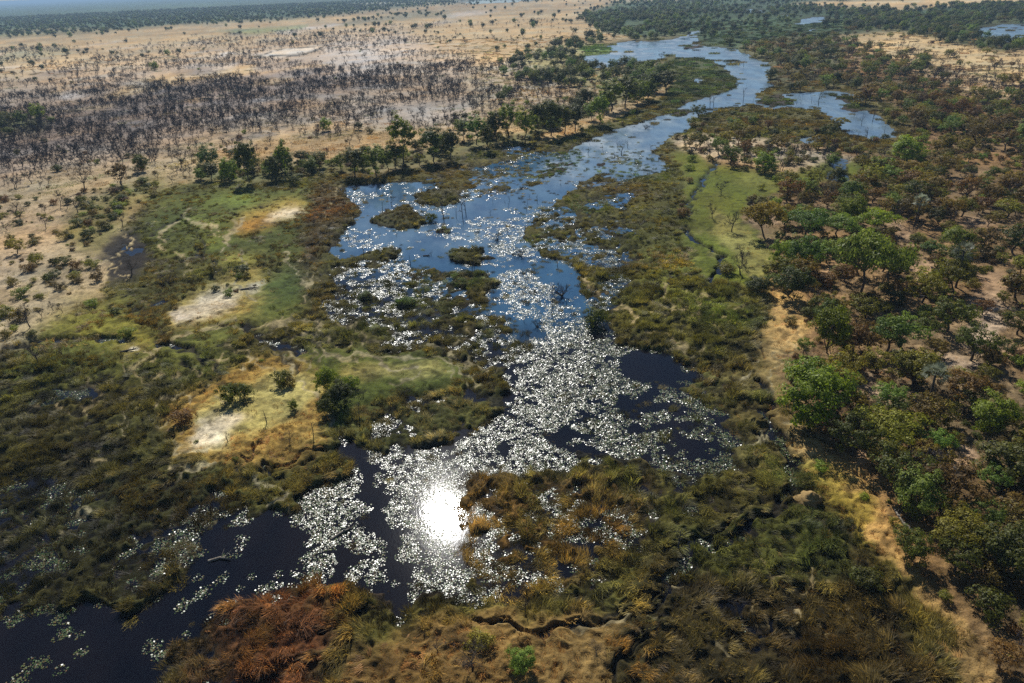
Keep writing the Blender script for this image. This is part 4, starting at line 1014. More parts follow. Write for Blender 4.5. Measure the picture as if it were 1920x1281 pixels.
# landmarks used to say where a tree stands
SEEDS = [(40, 20, 'in the hazy forest at the far left'), (300, 25, 'in the hazy forest band along the horizon'), (620, 18, 'in the far forest above the tan plain'),
 (80, 95, 'on the tan plain below the far left forest'), (300, 85, 'on the open plain before the burnt woodland'), (450, 70, 'on the plain near the dry pan'), (560, 110, 'around the dark-rimmed dry pan'),
 (750, 60, 'on the golden plain right of the dry pan'), (900, 60, 'on the golden plain left of the lake'), (1000, 110, 'at the plain edge left of the lake'), (1080, 85, 'on the near left shore of the lake'),
 (1200, 55, 'behind the lake'), (60, 170, 'at the far left of the burnt woodland'), (220, 150, 'in the upper burnt woodland by the pale strip'), (430, 115, 'at the upper edge of the burnt woodland'),
 (420, 180, 'in the middle of the burnt woodland'), (600, 160, 'in the burnt woodland below the dry pan'), (180, 250, 'in the lower burnt woodland on the left'), (40, 300, 'at the lower left end of the burnt woodland'),
 (330, 250, 'at the lower rim of the burnt woodland'), (20, 235, 'in the dark green patch at the left edge'), (720, 110, 'in the thin burnt woods right of centre'), (680, 200, 'in the thin grey woods above the golden slope'),
 (850, 200, 'in the thin grey woods behind the riverside trees'), (1000, 180, 'in the bare woods left of the riverside grove'), (900, 140, 'on the pale ground left of the lake woods'),
 (560, 270, 'on the golden slope above the riverside row'), (400, 290, 'on the golden slope left of the riverside row'), (150, 350, 'on the golden slope at the left'), (40, 400, 'on the tan slope at the left edge'),
 (260, 370, 'at the corner of the marsh and the slope'), (180, 430, 'in the olive thicket by the mud wallow'), (230, 490, 'beside the dark mud wallow'), (70, 480, 'on the dry ground left of the thicket'),
 (110, 560, 'on the dry slope below the thicket'), (30, 620, 'in the scrub at the left edge'), (100, 740, 'in the dark marsh at the left edge'), (400, 350, 'at the left end of the riverside row'),
 (540, 335, 'in the left part of the riverside row'), (690, 315, 'in the riverside row above the main pool'), (830, 290, 'in the riverside row left of the reeds'), (950, 262, 'in the riverside row by the reed bay'),
 (1060, 240, 'in the dense riverside grove'), (1130, 215, 'in the riverside grove beside the channel'), (1210, 175, 'at the upper end of the riverside grove'), (1150, 130, 'on the point below the lake'),
 (1420, 40, 'in the dark wet woods behind the lake'), (1650, 50, 'in the dark woods at the upper right'), (1600, 10, 'by the far tan strip at the top right'), (1850, 30, 'behind the small lake at the right edge'),
 (1820, 95, 'in front of the small lake at the right edge'), (1540, 110, 'right of the winding channel'), (1650, 130, 'at the near edge of the tan clearing'), (1780, 110, 'on the tan clearing by the small lake'),
 (1880, 150, 'on the lower tan clearing at the right edge'), (1720, 170, 'in the wood below the tan clearing'), (1580, 160, 'above the right arm of the river'), (1850, 240, 'in the upper right woodland'),
 (1720, 230, 'in the woodland right of the river arm'), (1480, 230, 'on the marsh below the river arm'), (1360, 275, 'on the stony strip above the green meadow'), (1480, 300, 'behind the green meadow'),
 (1600, 290, 'in the wood above the small meadow pool'), (1350, 380, 'on the green meadow beside the stream'), (1430, 430, 'at the right edge of the green meadow'), (1540, 380, 'in the wood behind the green meadow'),
 (1500, 470, 'in the front of the wood beside the meadow'), (1640, 380, 'in the wood right of the meadow'), (1760, 340, 'in the right woodland, upper part'), (1880, 380, 'in the woodland at the upper right edge'),
 (1640, 500, 'around the broad umbrella trees'), (1520, 560, 'at the wood corner above the golden strip'), (1780, 470, 'in the woodland behind the sandy clearing'), (1880, 500, 'at the right edge behind the sandy clearing'),
 (1640, 620, 'in the wood right of the golden strip'), (1740, 590, 'left of the sandy clearing'), (1850, 650, 'around the sandy clearing'), (1540, 670, 'beside the upper golden strip'), (1640, 700, 'in the wood left of the fan palm'),
 (1760, 740, 'near the fan palm'), (1880, 760, 'at the right edge below the sandy clearing'), (1500, 790, 'at the bend of the golden strip'), (1620, 820, 'in the wood above the termite mound'), (1750, 850, 'in the dark lower right wood'),
 (1880, 880, 'at the right edge of the lower wood'), (1600, 930, 'on the slope right of the termite mound'), (1720, 960, 'in the lower wood behind the yellow grass'), (1860, 1030, 'in the dark wood near the lower right edge'),
 (1680, 1060, 'at the lower end of the golden strip'), (1800, 1150, 'in the dark lower right corner'), (1880, 1240, 'at the very lower right corner'), (1600, 1100, 'on the tussocks beside the golden strip'),
 (450, 400, 'on the marsh around the long orange islet'), (540, 400, 'on the long orange islet'), (400, 570, 'on the pale sandy islet'), (480, 530, 'at the upper end of the sandy islet'), (330, 520, 'on the marsh right of the mud wallow'),
 (300, 640, 'on the marsh below the sandy islet'), (500, 630, 'beside the narrow dark channel'), (450, 740, 'on the left of the lower dry island'), (550, 720, 'on the upper lower dry island'), (520, 820, 'on the bare part of the lower dry island'),
 (630, 750, 'at the right end of the lower dry island'), (740, 720, 'on the green tongue right of the dry island'), (200, 900, 'in the dark lower left marsh'), (450, 930, 'on the marsh above the black water'),
 (700, 400, 'standing in the blue main pool'), (850, 400, 'in the row of stumps in the main pool'), (680, 460, 'in the lower left of the main pool'), (900, 480, 'near the small reed islets in the pool'), (960, 430, 'among the pink glinting lilies'),
 (1060, 500, 'in the right of the main pool'), (800, 560, 'in the broken reeds below the pool'), (950, 620, 'in the reeds by the lily field'), (1050, 650, 'in the bright lily field'), (1100, 400, 'in the reeds right of the pool'),
 (1060, 330, 'in the reedy narrows'), (950, 320, 'in the reed bay below the riverside row'), (1150, 260, 'in the channel by the grove'), (1250, 230, 'in the channel beside the little green islet'), (1350, 185, 'in the pale channel bend'),
 (1420, 140, 'in the upper channel'), (1240, 95, 'in the lake'), (1540, 190, 'in the river arm'), (1630, 240, 'in the lower end of the river arm'), (1200, 330, 'in the reedy shallows right of the channel'),
 (1250, 420, 'on the marsh left of the stream'), (1250, 560, 'on the broad right marsh'), (1380, 640, 'on the marsh left of the golden strip'), (1230, 740, 'in the dark lily water'), (1350, 850, 'in the lilies by the right tussocks'),
 (700, 950, 'in the white lily sheet'), (1100, 960, 'in the brown reeds of the foreground'), (1280, 1010, 'on the dark foreground tussocks'), (1450, 1000, 'on the foreground tussocks'), (1450, 1180, 'on the lower right tussocks'),
 (850, 1220, 'on the golden flat at the bottom'), (960, 1260, 'at the bottom edge of the golden flat'), (500, 1180, 'by the rust red reeds'), (300, 1000, 'in the lower left marsh'), (1860, 62, 'in the small lake at the right edge')]
SX = np.array([(a, b) for a, b, _ in SEEDS], float)
def where(px, py):
    d = ((SX[:, 0] - px) / 1.0) ** 2 + ((SX[:, 1] - py) * (3.2 - 1.6 * min(1, max(0, py / 500)))) ** 2
    return SEEDS[int(np.argmin(d))][2]
COLW = {'green_leaf': 'bright green', 'lime_leaf': 'yellow-green', 'dark_leaf': 'dark green', 'olive_leaf': 'olive brown', 'rusty_leaf': 'rusty brown', 'burnt_bark': 'dark leafless', 'bark': 'grey leafless', 'palm_leaf': 'grey-green', 'bleached_wood': 'bleached'}
NOUN = {'green_tree': 'round leafy tree', 'umbrella_tree': 'broad flat-topped tree', 'scrub_tree': 'scrub tree', 'riverside_tree': 'upright leafy tree', 'bare_tree': 'twiggy tree', 'grey_tree': 'bushy tree', 'bush': 'bush',
        'dead_tree': 'dead snag', 'drowned_tree': 'spreading drowned tree', 'palm_tree': 'fan palm'}
CAT = {'bush': 'bush', 'palm_tree': 'palm', 'dead_tree': 'dead tree', 'drowned_tree': 'dead tree'}
USED = []      # (x, y, radius) of trees standing
ground_z = lambda x, y: float(height(np.array([x]), np.array([y]), samp(['solid'], np.array([x]), np.array([y]))[0])[0])
SLOT = {}
def stand(kd, x, y, scale, rz, vi, label=None, group=None, hs=1.0):
    K = KINDS[kd][vi]
    z = max(ground_z(x, y), -.35) - .1
    px, py, dep = [float(v) for v in to_pix(x, y)]
    hp = K['H'] * scale * hs / dep * 683
    if label is None:
        s = K['H'] * scale * hs
        size = 'tall ' if hs > 1.12 else ('small ' if scale < .82 else ('large ' if scale > 1.15 else ''))
        ph = where(px, py - hp * .9)
        label = f"{size}{COLW[K['mat']]} {NOUN[kd]} {ph}"
        group = f"{kd.replace('_', ' ')}s {ph}" if kd != 'bush' else f"bushes {ph}"
    if hp > 11:
        r = bpy.data.objects.new(kd, None); COL.objects.link(r); r.empty_display_size = .5
        for nm, key in (('trunk', 'trunk'), ('crown' if kd not in ('dead_tree',) else 'branches', 'crown')):
            c = bpy.data.objects.new(nm, K[key]); COL.objects.link(c); c.parent = r
    else:
        r = bpy.data.objects.new(kd, K['full']); COL.objects.link(r)
    r.location = (x, y, z); r.rotation_euler = (0, 0, rz); r.scale = (scale, scale, scale * hs)
    r['label'] = label; r['category'] = CAT.get(kd, 'tree')
    if group: r['group'] = group
    USED.append((x, y, K['W'] * scale * .5))
    return r

def plant(kd, px, py, wpx, label=None, vi=None, hs=1.0, group=None):
    x, y = [float(v) for v in ground_at(px, py)]
    _, _, dep = to_pix(x, y)
    rr = random.Random(int(px * 31 + py))
    if vi is None: vi = rr.randrange(len(KINDS[kd]))
    sc = wpx * (1.18 if kd == 'riverside_tree' else 1) / FPX * float(dep) / KINDS[kd][vi]['W']
    return stand(kd, x, y, sc, rr.uniform(0, 6.28), vi, label, group, hs)

# hand placed trees: kind, pixel of the foot, crown width in photo pixels, label, variant, stretch
for a in [
 ('green_tree', 1512, 800, 128, 'big dark-bottomed bright green tree at the golden strip, nearest large one', 0, 1.0),
 ('green_tree', 1548, 668, 72, 'tall rounded bright green tree just above the big one by the golden strip', 3, 1.5),
 ('green_tree', 1852, 815, 82, 'isolated vivid green round tree near the right edge below the clearing', 0, .95),
 ('green_tree', 1712, 965, 98, 'yellow-green spreading tree in the lower wood right of the termite mound', 1, 1.0),
 ('green_tree', 1700, 1058, 72, 'dull green round tree at the lower end of the golden strip', 5, 1.1),
 ('green_tree', 1882, 905, 110, 'wide dull green tree filling the right edge of the lower wood', 5, .8),
 ('umbrella_tree', 1668, 835, 122, 'wide olive umbrella tree in the dark wood below the fan palm', 2, .9),
 ('umbrella_tree', 1800, 1040, 130, 'wide olive umbrella tree in the dark lower right wood', 2, .9),
 ('green_tree', 1880, 1080, 120, 'large dim green tree against the right edge near the bottom', 5, 1.0),
 ('umbrella_tree', 1612, 555, 135, 'broad yellow-green umbrella tree with a thick dark trunk', 0, 1.5),
 ('umbrella_tree', 1665, 535, 90, 'yellow-green umbrella tree right beside the thick-trunked one', 3, 1.2),
 ('green_tree', 1460, 500, 42, 'small vivid green tree on the meadow edge of the wood', 0, 1.2),
 ('green_tree', 1505, 512, 66, 'green leafy tree second from the meadow edge', 4, 1.1),
 ('green_tree', 1483, 568, 72, 'dark blue-green tree at the wood corner above the golden strip', 5, 1.0),
 ('grey_tree', 1528, 592, 58, 'grey-green feathery tree at the wood corner', 0, 1.1),
 ('umbrella_tree', 1510, 448, 95, 'light green flat-topped tree behind the meadow-edge trees', 0, .9),
 ('umbrella_tree', 1570, 452, 80, 'olive flat-topped tree right of the light green one', 3, .9),
 ('umbrella_tree', 1640, 440, 80, 'yellow-green flat-topped tree behind the thick-trunked umbrella', 1, .9),
 ('green_tree', 1596, 425, 48, 'small bright green crown behind the umbrella trees', 0, 1.2),
 ('green_tree', 1592, 380, 42, 'small yellow-green tree right of the brown bare tree', 1, 1.0),
 ('grey_tree', 1545, 385, 50, 'round brown bare tree above the light green flat top', 1, 1.0),
 ('scrub_tree', 1510, 398, 36, 'orange-brown small tree left of the round brown bare one', 2, 1.3),
 ('green_tree', 1785, 478, 60, 'isolated bright green round tree in the upper right wood', 3, .9),
 ('umbrella_tree', 1432, 448, 84, 'dark grey-green flat-topped tree standing alone on the meadow edge', 2, 1.3),
 ('bare_tree', 1372, 440, 36, 'dark bare tree on the meadow left of the flat-topped tree', 1, 1.1),
 ('bare_tree', 1335, 415, 26, 'small dark bare tree on the meadow nearest the stream', 4, 1.0),
 ('green_tree', 1433, 328, 44, 'green bushy tree on the bare strip above the meadow', 0, .95),
 ('green_tree', 1697, 310, 66, 'vivid green round tree in the wood right of the meadow pool', 0, .8),
 ('green_tree', 1560, 310, 26, 'small green tree left of the meadow pool', 4, 1.0),
 ('grey_tree', 1332, 300, 42, 'round black-twigged bush tree on the stony strip', 2, .9),
 ('grey_tree', 1388, 520, 52, 'grey bare spreading tree beside the stream bend', 1, .9),
 ('green_tree', 1420, 555, 50, 'low dark green thicket tree just below the stream bend', 5, .7),
 ('grey_tree', 1515, 690, 46, 'pinkish grey bare shrub beside the golden strip', 0, 1.0),
 ('palm_tree', 1735, 775, 56, 'grey-green fan palm in the open wood right of the big green tree', 0, 1.0),
 ('palm_tree', 1790, 545, 44, 'grey-green fan palm behind the sandy clearing', 1, 1.2),
 ('palm_tree', 1712, 430, 36, 'small fan palm in the upper right wood', 0, 1.0),
 ('green_tree', 1690, 700, 34, 'small bright green bush tree above the fan palm', 3, 1.0),
 ('umbrella_tree', 1790, 555, 90, 'dark forked tree beside the sandy clearing', 2, 1.2),
 ('green_tree', 1750, 430, 40, 'dark green tree up in the right wood', 2, 1.0),
 ('green_tree', 1605, 1092, 34, 'small green bush tree on the tussocks by the golden strip', 4, .8),
 ('bush', 1625, 1110, 56, 'dark shrub beside the small green bush tree', 1, 1.0),
 ('green_tree', 618, 742, 46, 'bright-topped green tree at the upper left of the island clump', 3, 1.3),
 ('green_tree', 642, 768, 56, 'dark green tree in the middle of the island clump', 2, 1.0),
 ('green_tree', 622, 782, 44, 'low dark green tree at the foot of the island clump', 5, .9),
 ('bush', 660, 735, 34, 'green bush at the right of the island clump', 3, 1.2),
 ('bush', 432, 760, 40, 'dark green shrub on the left of the lower dry island', 1, 1.3),
 ('bush', 460, 755, 34, 'black twiggy shrub beside the dark green island shrub', 1, 1.3),
 ('bush', 530, 728, 36, 'dark broken shrub at the top of the lower dry island', 1, 1.2),
 ('bush', 345, 800, 44, 'flat dark shrub left of the pale sand', 2, .8),
 ('green_tree', 553, 775, 18, 'tiny bright green tree on the bare part of the dry island', 0, 1.3),
 ('dead_tree', 430, 835, 16, 'black dead stump standing on the pale sand', 1, .9),
 ('dead_tree', 502, 800, 16, 'thin dead stem right of the pale sand', 0, 1.1),
 ('dead_tree', 590, 830, 14, 'grey snag on the orange grass at the island edge', 3, 1.5),
 ('grey_tree', 545, 838, 30, 'grey bare shrub on the orange grass of the island', 0, 1.0),
 ('dead_tree', 675, 795, 14, 'slender bare sapling on the green tongue', 2, 1.5),
 ('grey_tree', 760, 745, 26, 'bare dark tree on the green tongue', 0, 1.3),
 ('grey_tree', 735, 780, 24, 'bare twiggy tree on the near side of the green tongue', 1, 1.3),
 ('grey_tree', 682, 752, 22, 'small bare tree right of the island clump', 2, 1.2),
 ('grey_tree', 320, 540, 38, 'round purplish bare tree on the marsh right of the mud wallow', 0, .9),
 ('grey_tree', 248, 520, 38, 'grey spreading bare tree at the mud wallow', 1, .9),
 ('grey_tree', 188, 518, 22, 'small purplish bare tree left of the mud wallow', 2, .9),
 ('scrub_tree', 230, 352, 44, 'brownish vase-shaped tree on the slope left of the riverside row', 2, 1.2),
 ('grey_tree', 160, 360, 46, 'pale brown leafless tree on the slope at the left', 0, 1.1),
 ('bare_tree', 342, 318, 34, 'dark bushy bare tree at the rim of the burnt woodland', 4, 1.0),
 ('scrub_tree', 35, 480, 34, 'dark green tree on the slope at the left edge', 3, 1.1),
 ('grey_tree', 40, 420, 36, 'grey spreading bare tree at the left slope', 1, 1.0),
 ('grey_tree', 75, 690, 50, 'dark bare thicket tree at the marsh edge on the left', 0, 1.1),
 ('bare_tree', 60, 620, 36, 'black bare tree in the left edge scrub', 1, 1.3),
 ('green_tree', 432, 342, 34, 'bright green tree near the left end of the riverside row', 0, 1.3),
 ('riverside_tree', 398, 340, 26, 'dark green low tree at the left end of the riverside row', 0, .8),
 ('riverside_tree', 469, 345, 32, 'tallest dark column of a tree in the left of the riverside row', 2, 1.5),
 ('riverside_tree', 517, 340, 26, 'dark grey-green tree in the left of the riverside row', 0, 1.1),
 ('riverside_tree', 537, 332, 24, 'tall open-crowned tree in the left of the riverside row', 1, 1.5),
 ('green_tree', 552, 350, 26, 'low dark tree under the tall open one', 2, .9),
 ('green_tree', 584, 326, 34, 'round vivid green tree standing alone in the riverside row', 0, .85),
 ('riverside_tree', 667, 334, 42, 'wide dark tree leading the riverside row above the pool', 0, .8),
 ('riverside_tree', 640, 322, 20, 'green low tree left of the wide dark one', 1, .9),
 ('riverside_tree', 708, 334, 36, 'green-topped dark tree above the left of the pool', 1, .95),
 ('riverside_tree', 728, 325, 26, 'grey-green tree between two dark ones above the pool', 4, 1.1),
 ('riverside_tree', 757, 310, 42, 'tallest green-topped tree above the pool', 1, 1.25),
 ('riverside_tree', 742, 318, 26, 'dark trunked tree beneath the tallest green one', 0, 1.1),
 ('grey_tree', 787, 312, 26, 'bare twiggy tree between the green riverside ones', 0, 1.6),
 ('riverside_tree', 812, 305, 40, 'yellow-topped green tree right of the bare one', 3, .95),
 ('riverside_tree', 846, 302, 30, 'dark tree with a pale top in the riverside row', 0, 1.2),
 ('riverside_tree', 872, 268, 26, 'pale green slender tree set back in the riverside row', 3, .9),
 ('riverside_tree', 893, 275, 34, 'yellow-green tree in the middle of the riverside row', 3, .95),
 ('riverside_tree', 915, 285, 22, 'slim dark-shadowed tree over the reed bay', 0, 1.4),
 ('riverside_tree', 930, 268, 26, 'dark tree before the reed bay', 0, 1.3),
 ('riverside_tree', 955, 262, 36, 'olive tree above the reed bay', 4, 1.1),
 ('riverside_tree', 985, 268, 34, 'olive dark-footed tree right above the reed bay', 4, 1.1),
 ('riverside_tree', 1008, 255, 22, 'tall thin dark tree at the grove start', 2, 1.6),
 ('riverside_tree', 1033, 258, 38, 'black-green tree at the left of the dense grove', 2, 1.1),
 ('riverside_tree', 1058, 255, 34, 'black-green tree in the dense grove', 2, 1.0),
 ('riverside_tree', 1078, 250, 34, 'dark broad tree on the grove bank', 0, .9),
 ('riverside_tree', 1124, 236, 30, 'bright light green tree on the grove bank', 1, 1.1),
 ('riverside_tree', 1108, 228, 22, 'small yellow-green tree left of the light green one', 3, .9),
 ('green_tree', 1098, 205, 40, 'dark green round tree behind the grove bank', 2, 1.0),
 ('riverside_tree', 1146, 212, 44, 'olive-green broad tree on the grove bank', 4, .8),
 ('riverside_tree', 1172, 205, 44, 'dark green broad tree along the channel grove', 0, .8),
 ('green_tree', 1195, 196, 40, 'green dome tree in the channel grove', 0, 1.1),
 ('green_tree', 1212, 190, 40, 'yellow-green dome tree in the channel grove', 4, 1.1),
 ('green_tree', 1225, 176, 36, 'dark dome tree near the grove end', 2, 1.1),
 ('riverside_tree', 1248, 176, 34, 'last dark dome tree at the grove end', 0, .75),
 ('green_tree', 1238, 150, 34, 'green dome tree behind the grove end', 3, .9),
 ('green_tree', 1215, 140, 26, 'small bright green tree on the point below the lake', 0, .9),
 ('green_tree', 1170, 128, 24, 'dark green tree at the near lake shore', 2, .9),
 ('bare_tree', 1240, 112, 14, 'small purplish tree at the near lake shore', 4, .9),
 ('bush', 1252, 106, 6, 'tiny dark bush standing on an islet in the lake', 1, 1.0),
 ('green_tree', 1105, 76, 22, 'dark green tree behind the left end of the lake', 2, .9),
 ('green_tree', 978, 1262, 56, 'small yellow-green tree at the bottom edge', 4, .9),
 ('grey_tree', 888, 1262, 84, 'wide leafless shrub on the golden flat at the bottom', 1, .75),
 ('grey_tree', 822, 1232, 40, 'small leafless shrub left of the wide one at the bottom', 0, 1.0),
 ('grey_tree', 1115, 1235, 36, 'dark bare shrub on the foreground flat right of the bottom centre', 2, .8),
 ('dead_tree', 1272, 1035, 30, 'tall black snag on the foreground tussocks', 3, 1.3),
 ('dead_tree', 985, 1150, 16, 'thin upright snag at the near edge of the brown reeds', 0, 1.2),
 ('bush', 900, 1215, 50, 'low yellow-green shrub under the leafless one', 4, .7),
 ('drowned_tree', 1055, 556, 52, 'spreading drowned tree in the open blue water', 0, .9),
 ('drowned_tree', 1008, 612, 26, 'drowned tree among the glinting lilies', 1, 1.2),
 ('drowned_tree', 935, 452, 26, 'grey drowned tree in the pink glinting lilies', 1, 1.0),
 ('drowned_tree', 975, 480, 30, 'drowned tree right of the pink lilies', 0, .9),
 ('drowned_tree', 680, 985, 24, 'drowned bare bush in the white lily sheet', 1, 1.0),
 ('drowned_tree', 1110, 610, 46, 'dark drowned tree at the edge of the right reeds', 0, .9),
 ('bush', 1115, 608, 44, 'dark green bush growing under the drowned tree by the reeds', 1, 1.2),
 ('bush', 808, 415, 22, 'dark bush standing in the water beside the oval islet', 1, 1.2),
 ('bush', 852, 478, 20, 'dark bush at the small reed islet', 1, .9),
 ('dead_tree', 717, 398, 10, 'slender black snag left of the oval islet', 2, 1.4), ('dead_tree', 735, 386, 10, 'forked black snag above the oval islet', 1, 1.1),
 ('dead_tree', 832, 408, 16, 'leaning black snag with branches, right of the oval islet', 3, 1.6), ('dead_tree', 828, 395, 8, 'straight black pole behind the leaning snag', 2, 2.2),
 ('dead_tree', 855, 408, 9, 'straight black snag between the leaning snag and the pair', 2, 1.8), ('dead_tree', 868, 410, 14, 'left one of the pair of branched black snags', 1, 1.7),
 ('dead_tree', 874, 402, 13, 'right one of the pair of branched black snags', 3, 1.4), ('dead_tree', 770, 498, 9, 'black snag in the lower middle of the blue pool', 0, 1.7),
 ('dead_tree', 683, 480, 11, 'leaning snag at the lower left of the pool', 0, 1.3), ('dead_tree', 666, 446, 9, 'dark stump at the left of the blue pool', 4, .8), ('dead_tree', 693, 446, 8, 'dark pointed stump in the blue pool', 2, .8),
 ('dead_tree', 712, 440, 6, 'short stump right of the pointed one', 2, .6), ('dead_tree', 886, 512, 12, 'black stump with a pinkish foot by the lower islet', 4, 1.0), ('dead_tree', 1017, 412, 9, 'black snag at the top of the pool near the narrows', 1, 1.4),
 ('dead_tree', 990, 385, 6, 'short snag in the reeds above the pool', 2, 1.3), ('dead_tree', 1535, 198, 12, 'tall forked snag in the river arm', 1, 1.5), ('dead_tree', 1521, 194, 6, 'short snag left of the tall forked one', 2, 1.4),
 ('dead_tree', 1601, 220, 6, 'short snag in the middle of the river arm', 0, 1.2), ('dead_tree', 1615, 236, 8, 'thick black stump in the river arm', 4, 1.6), ('dead_tree', 1636, 228, 12, 'leaning branched snag in the river arm', 3, 1.0),
 ('dead_tree', 1625, 260, 14, 'sprawling black snag at the end of the river arm', 3, .9), ('dead_tree', 1648, 258, 5, 'small stump at the end of the river arm', 2, 1.0), ('dead_tree', 1658, 250, 6, 'slim snag at the right end of the river arm', 2, 1.6),
 ('dead_tree', 1331, 204, 9, 'thick snag in the pale channel', 4, 1.6), ('dead_tree', 1338, 200, 10, 'branched snag in the pale channel', 1, 1.3), ('drowned_tree', 1315, 212, 16, 'twisted drowned tree in the pale channel', 1, .9),
 ('dead_tree', 1393, 196, 9, 'tall black snag before the reedy islet in the channel', 4, 2.0), ('dead_tree', 1412, 196, 6, 'small snag at the foot of the reedy islet', 2, 1.2), ('dead_tree', 1394, 126, 6, 'thin snag in the upper channel', 2, 1.2),
 ('dead_tree', 1176, 278, 8, 'black snag in the channel beside the grove', 1, 1.3), ('dead_tree', 1165, 292, 16, 'low dark drowned stump in the reedy shallows', 4, .8), ('drowned_tree', 1210, 242, 18, 'bare drowned tree in the middle channel', 0, .9),
 ('dead_tree', 1105, 272, 6, 'thin snag at the grove bank water', 2, 1.1)]:
    kd, px_, py_, w_, lab, vi, hs = a
    plant(kd, px_, py_, w_, lab, vi, hs)

# random trees where the land cover says so
def field(kd, layer, bands, seed, smin, smax, cap, gap, pmul=1.0, stuff_name=None, allowed=None, hmin=.85, hmax=1.2, maxfar=3000):
    Xs, Ys, Ss, Vs, Hs, Rs = [], [], [], [], [], []
    U = np.array([u for u in USED]) if USED else np.zeros((0, 3))
    for bi, (r0, r1, sp) in enumerate(bands):
        X, Y, rng = candidates(r0, r1, sp, seed + bi)
        S, D = samp(['solid', layer], X, Y)
        cl = fbm(X, Y, 22 if r0 < 300 else 60, 3, seed + 7)
        p = np.clip(D * (.7 + 4.0 * (cl - .44)), 0, 1) * pmul
        z = height(X, Y, S)
        k = (rng.uniform(size=len(X)) < p) & (z > (.05 if layer != 'snag' else -9))
        X, Y = X[k], Y[k]; n = len(X)
        sc = rng.uniform(0, 1, n) ** 1.3 * (smax - smin) + smin
        if len(U) and len(X):
            ok = np.ones(n, bool)
            for ux, uy, ur in U:
                ok &= (np.hypot(X - ux, Y - uy) > ur * gap + sc * KINDS[kd][0]['W'] * .5 * gap)
            X, Y, sc = X[ok], Y[ok], sc[ok]; n = len(X)
        Xs.append(X); Ys.append(Y); Ss.append(sc)
        al = np.array(allowed if allowed else list(range(len(KINDS[kd]))))
        Vs.append(al[rng.integers(0, len(al), n)]); Hs.append(rng.uniform(hmin, hmax, n)); Rs.append(rng.uniform(0, 6.28, n))
    X, Y, S, V_, Hh, R_z = [np.concatenate(a) for a in (Xs, Ys, Ss, Vs, Hs, Rs)]
    px, py, dep = to_pix(X, Y)
    app = S * Hh * KINDS[kd][0]['H'] / dep
    inside = (px > 4) & (px < 1916) & (py > 6) & (py - app * FPX * .8 < 1275)
    order = np.argsort(-np.where(inside, app, -1))
    ind = order[:cap]; ind = ind[inside[ind]]
    for i in ind: stand(kd, float(X[i]), float(Y[i]), float(S[i]), float(R_z[i]), int(V_[i]), hs=float(Hh[i]))
    rest = np.setdiff1d(np.arange(len(X)), ind)
    print(kd, 'individuals', len(ind), 'rest', len(rest))
    if len(rest) and stuff_name:
        x, y = X[rest], Y[rest]
        z = np.maximum(height(x, y, samp(['solid'], x, y)[0]), -.3)
        fz = sst(250, 700, np.hypot(x, y)); z = z * (1 - fz) + .5 * fz - .15
        s = S[rest]
        instancer(stuff_name, HID[kd], np.stack([x, y, z], -1), R_z[rest], np.stack([s, s, s * Hh[rest]], -1), V_[rest])

field('scrub_tree', 'scrub', [(30, 420, 4.8), (420, 1500, 8)], 400, .32, 1.22, 300, .55, 1.3, 'scrub_woodland')
field('green_tree', 'green', [(60, 520, 8), (520, 1400, 9.5), (1400, 3800, 17)], 420, .42, .95, 150, .7, 1.2, 'distant_green_forest', allowed=[0, 2, 2, 4, 5, 5])
field('bare_tree', 'bare', [(60, 620, 3.3), (620, 1300, 6)], 440, .42, 1.05, 300, .5, 1.1, 'burnt_woodland')
field('bush', 'bush', [(60, 420, 3.4), (420, 1100, 9)], 460, .22, 1.25, 270, .5, 1.0, 'low_scrub', hmin=.7, hmax=1.1)
field('dead_tree', 'snag', [(60, 420, 6.5)], 480, .2, .6, 130, .8, .9, None, hmin=.8, hmax=1.5)

# neighbours that share a description are told apart by their order from the left
ORD = ['leftmost', 'second from left', 'third from left', 'fourth from left', 'fifth from left', 'sixth from left', 'seventh from left', 'eighth from left', 'ninth from left']
byl = {}
for o in COL.objects:
    if o.parent is None and 'label' in o.keys(): byl.setdefault(o['label'], []).append(o)
for lb, os_ in byl.items():
    if 2 <= len(os_) <= 9:
        os_.sort(key=lambda o: float(to_pix(o.location.x, o.location.y)[0]))
        for k, o in enumerate(os_):
            t = (ORD[k] if k < len(os_) - 1 else 'rightmost') + ' ' + lb
            if len(t.split()) > 16: t = ' '.join(x for x in t.split() if x not in ('the',))
            o['label'] = ' '.join(t.split()[:16])

# termite mound
rng = np.random.default_rng(5); g = Geo()
rings = 9; m = 14; Vv = []
for i in range(rings):
    f = i / (rings - 1); r = 1.5 * (1 - f) ** .6 * (1 + .1 * math.sin(i * 2)) + .05; zz = 2.3 * f ** .8 - .3
    for k in range(m):
        a = k / m * 2 * math.pi; q = r * (1 + .18 * math.sin(3 * a + i * .5) + .1 * rng.normal())
        Vv.append((q * math.cos(a) + .25 * f, q * math.sin(a) * .85, zz + .06 * rng.normal()))
Qq = [(i * m + k, i * m + (k + 1) % m, (i + 1) * m + (k + 1) % m, (i + 1) * m + k) for i in range(rings - 1) for k in range(m)]
Vv.append((.25, 0, 2.05)); g.add(Vv, Qq, [((rings - 1) * m + k, (rings - 1) * m + (k + 1) % m, len(Vv) - 1) for k in range(m)])
o = link('termite_mound', g.mesh('termite_mound', [M['clay']], smooth=True), label='orange-yellow termite mound on the foreground tussocks left of the dark lower wood', category='termite mound')
tx, ty = [float(v) for v in ground_at(1515, 945)]
o.location = (tx, ty, ground_z(tx, ty)); o.scale = (1.1, 1.1, .8)

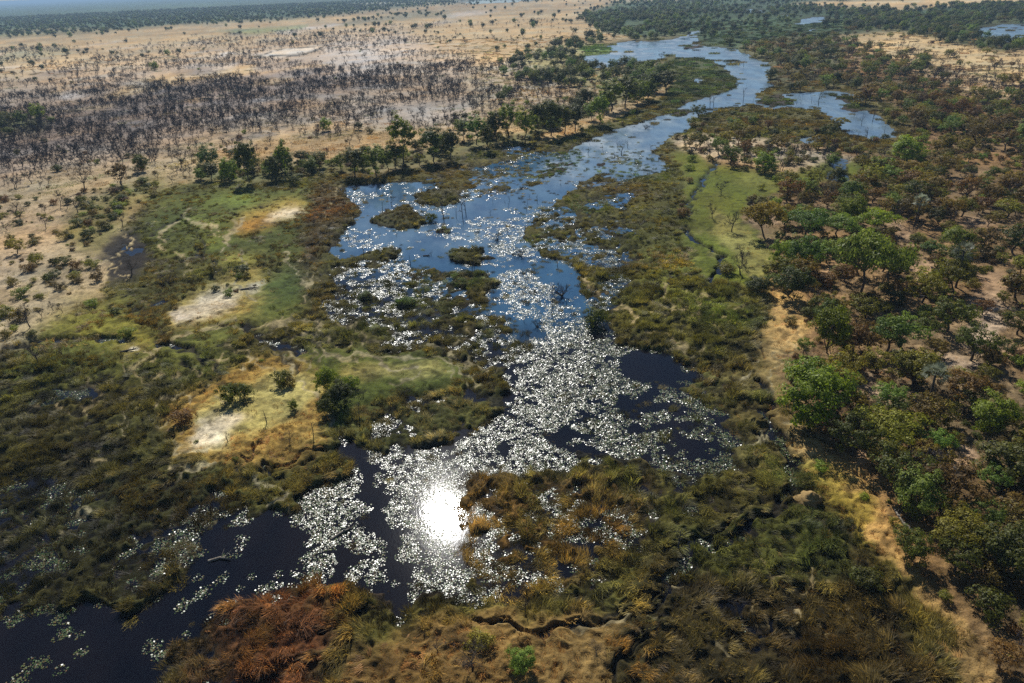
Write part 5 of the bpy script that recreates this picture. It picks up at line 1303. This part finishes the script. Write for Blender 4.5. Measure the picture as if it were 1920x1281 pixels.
# fallen trunks
for j, (px_, py_, L, a, pale, lab) in enumerate([
    (1640, 585, 7, .5, 1, 'pale fallen trunk lying under the broad umbrella trees'), (1705, 560, 6, 2.6, 0, 'dark fallen trunk right of the umbrella trees'),
    (1560, 620, 6, 1.0, 0, 'dark fallen trunk behind the tall rounded green tree'), (245, 665, 3, .3, 0, 'dark log beside the pale patch on the left marsh'),
    (640, 1000, 3, .8, 1, 'short pale log floating at the edge of the white lily sheet'), (412, 1050, 2.6, .15, 1, 'thin pale branch lying on the black water'),
    (470, 548, 4, .2, 1, 'pale fallen branch at the upper end of the sandy islet'), (1690, 990, 5, 1.9, 1, 'pale fallen branch in the lower wood behind the yellow grass'),
    (1785, 840, 5, .9, 0, 'dark fallen trunk between the palm and the vivid green tree'), (800, 480, 1.8, .1, 0, 'dark log drifting at the lower pool edge')]):
    g = Geo(); rr = np.random.default_rng(700 + j)
    p = [np.array([-L / 2, 0, .15]), np.array([0, rr.normal(0, .25), .25]), np.array([L / 2, rr.normal(0, .4), .3])]
    g.tube(p, [.22, .17, .07], 7)
    for k in range(3):
        q = p[1] + (p[2] - p[1]) * rr.uniform(0, .8); g.tube([q, q + np.array([rr.uniform(.3, 1.), rr.normal(0, .9), rr.uniform(.1, .9)])], [.07, .02], 4)
    o = link('fallen_log', g.mesh('fallen_log', [M['pale'] if pale else M['burnt']]), label=lab, category='log', group='fallen logs')
    x, y = [float(v) for v in ground_at(px_, py_)]
    o.location = (x, y, max(ground_z(x, y), -.12)); o.rotation_euler = (0, 0, a)

# ------------------------------------------------------------------ haze
def haze(density):
    B = 62000.0; zt = H + 12
    V = [(-B, -B, -2), (B, -B, -2), (B, B, -2), (-B, B, -2), (-B, -B, zt), (B, -B, zt), (B, B, zt), (-B, B, zt)]
    Q = np.array([(0, 3, 2, 1), (4, 5, 6, 7), (0, 1, 5, 4), (1, 2, 6, 5), (2, 3, 7, 6), (3, 0, 4, 7)])
    m, nt, out = new_mat('haze')
    pv = nt.nodes.new('ShaderNodeVolumePrincipled')
    pv.inputs['Color'].default_value = (.50, .74, 1.0, 1); pv.inputs['Density'].default_value = density; pv.inputs['Anisotropy'].default_value = .0
    nt.links.new(pv.outputs[0], out.inputs['Volume'])
    link('haze', mesh_from('haze', V, [Q], [m]), kind='stuff')
haze(.00012)
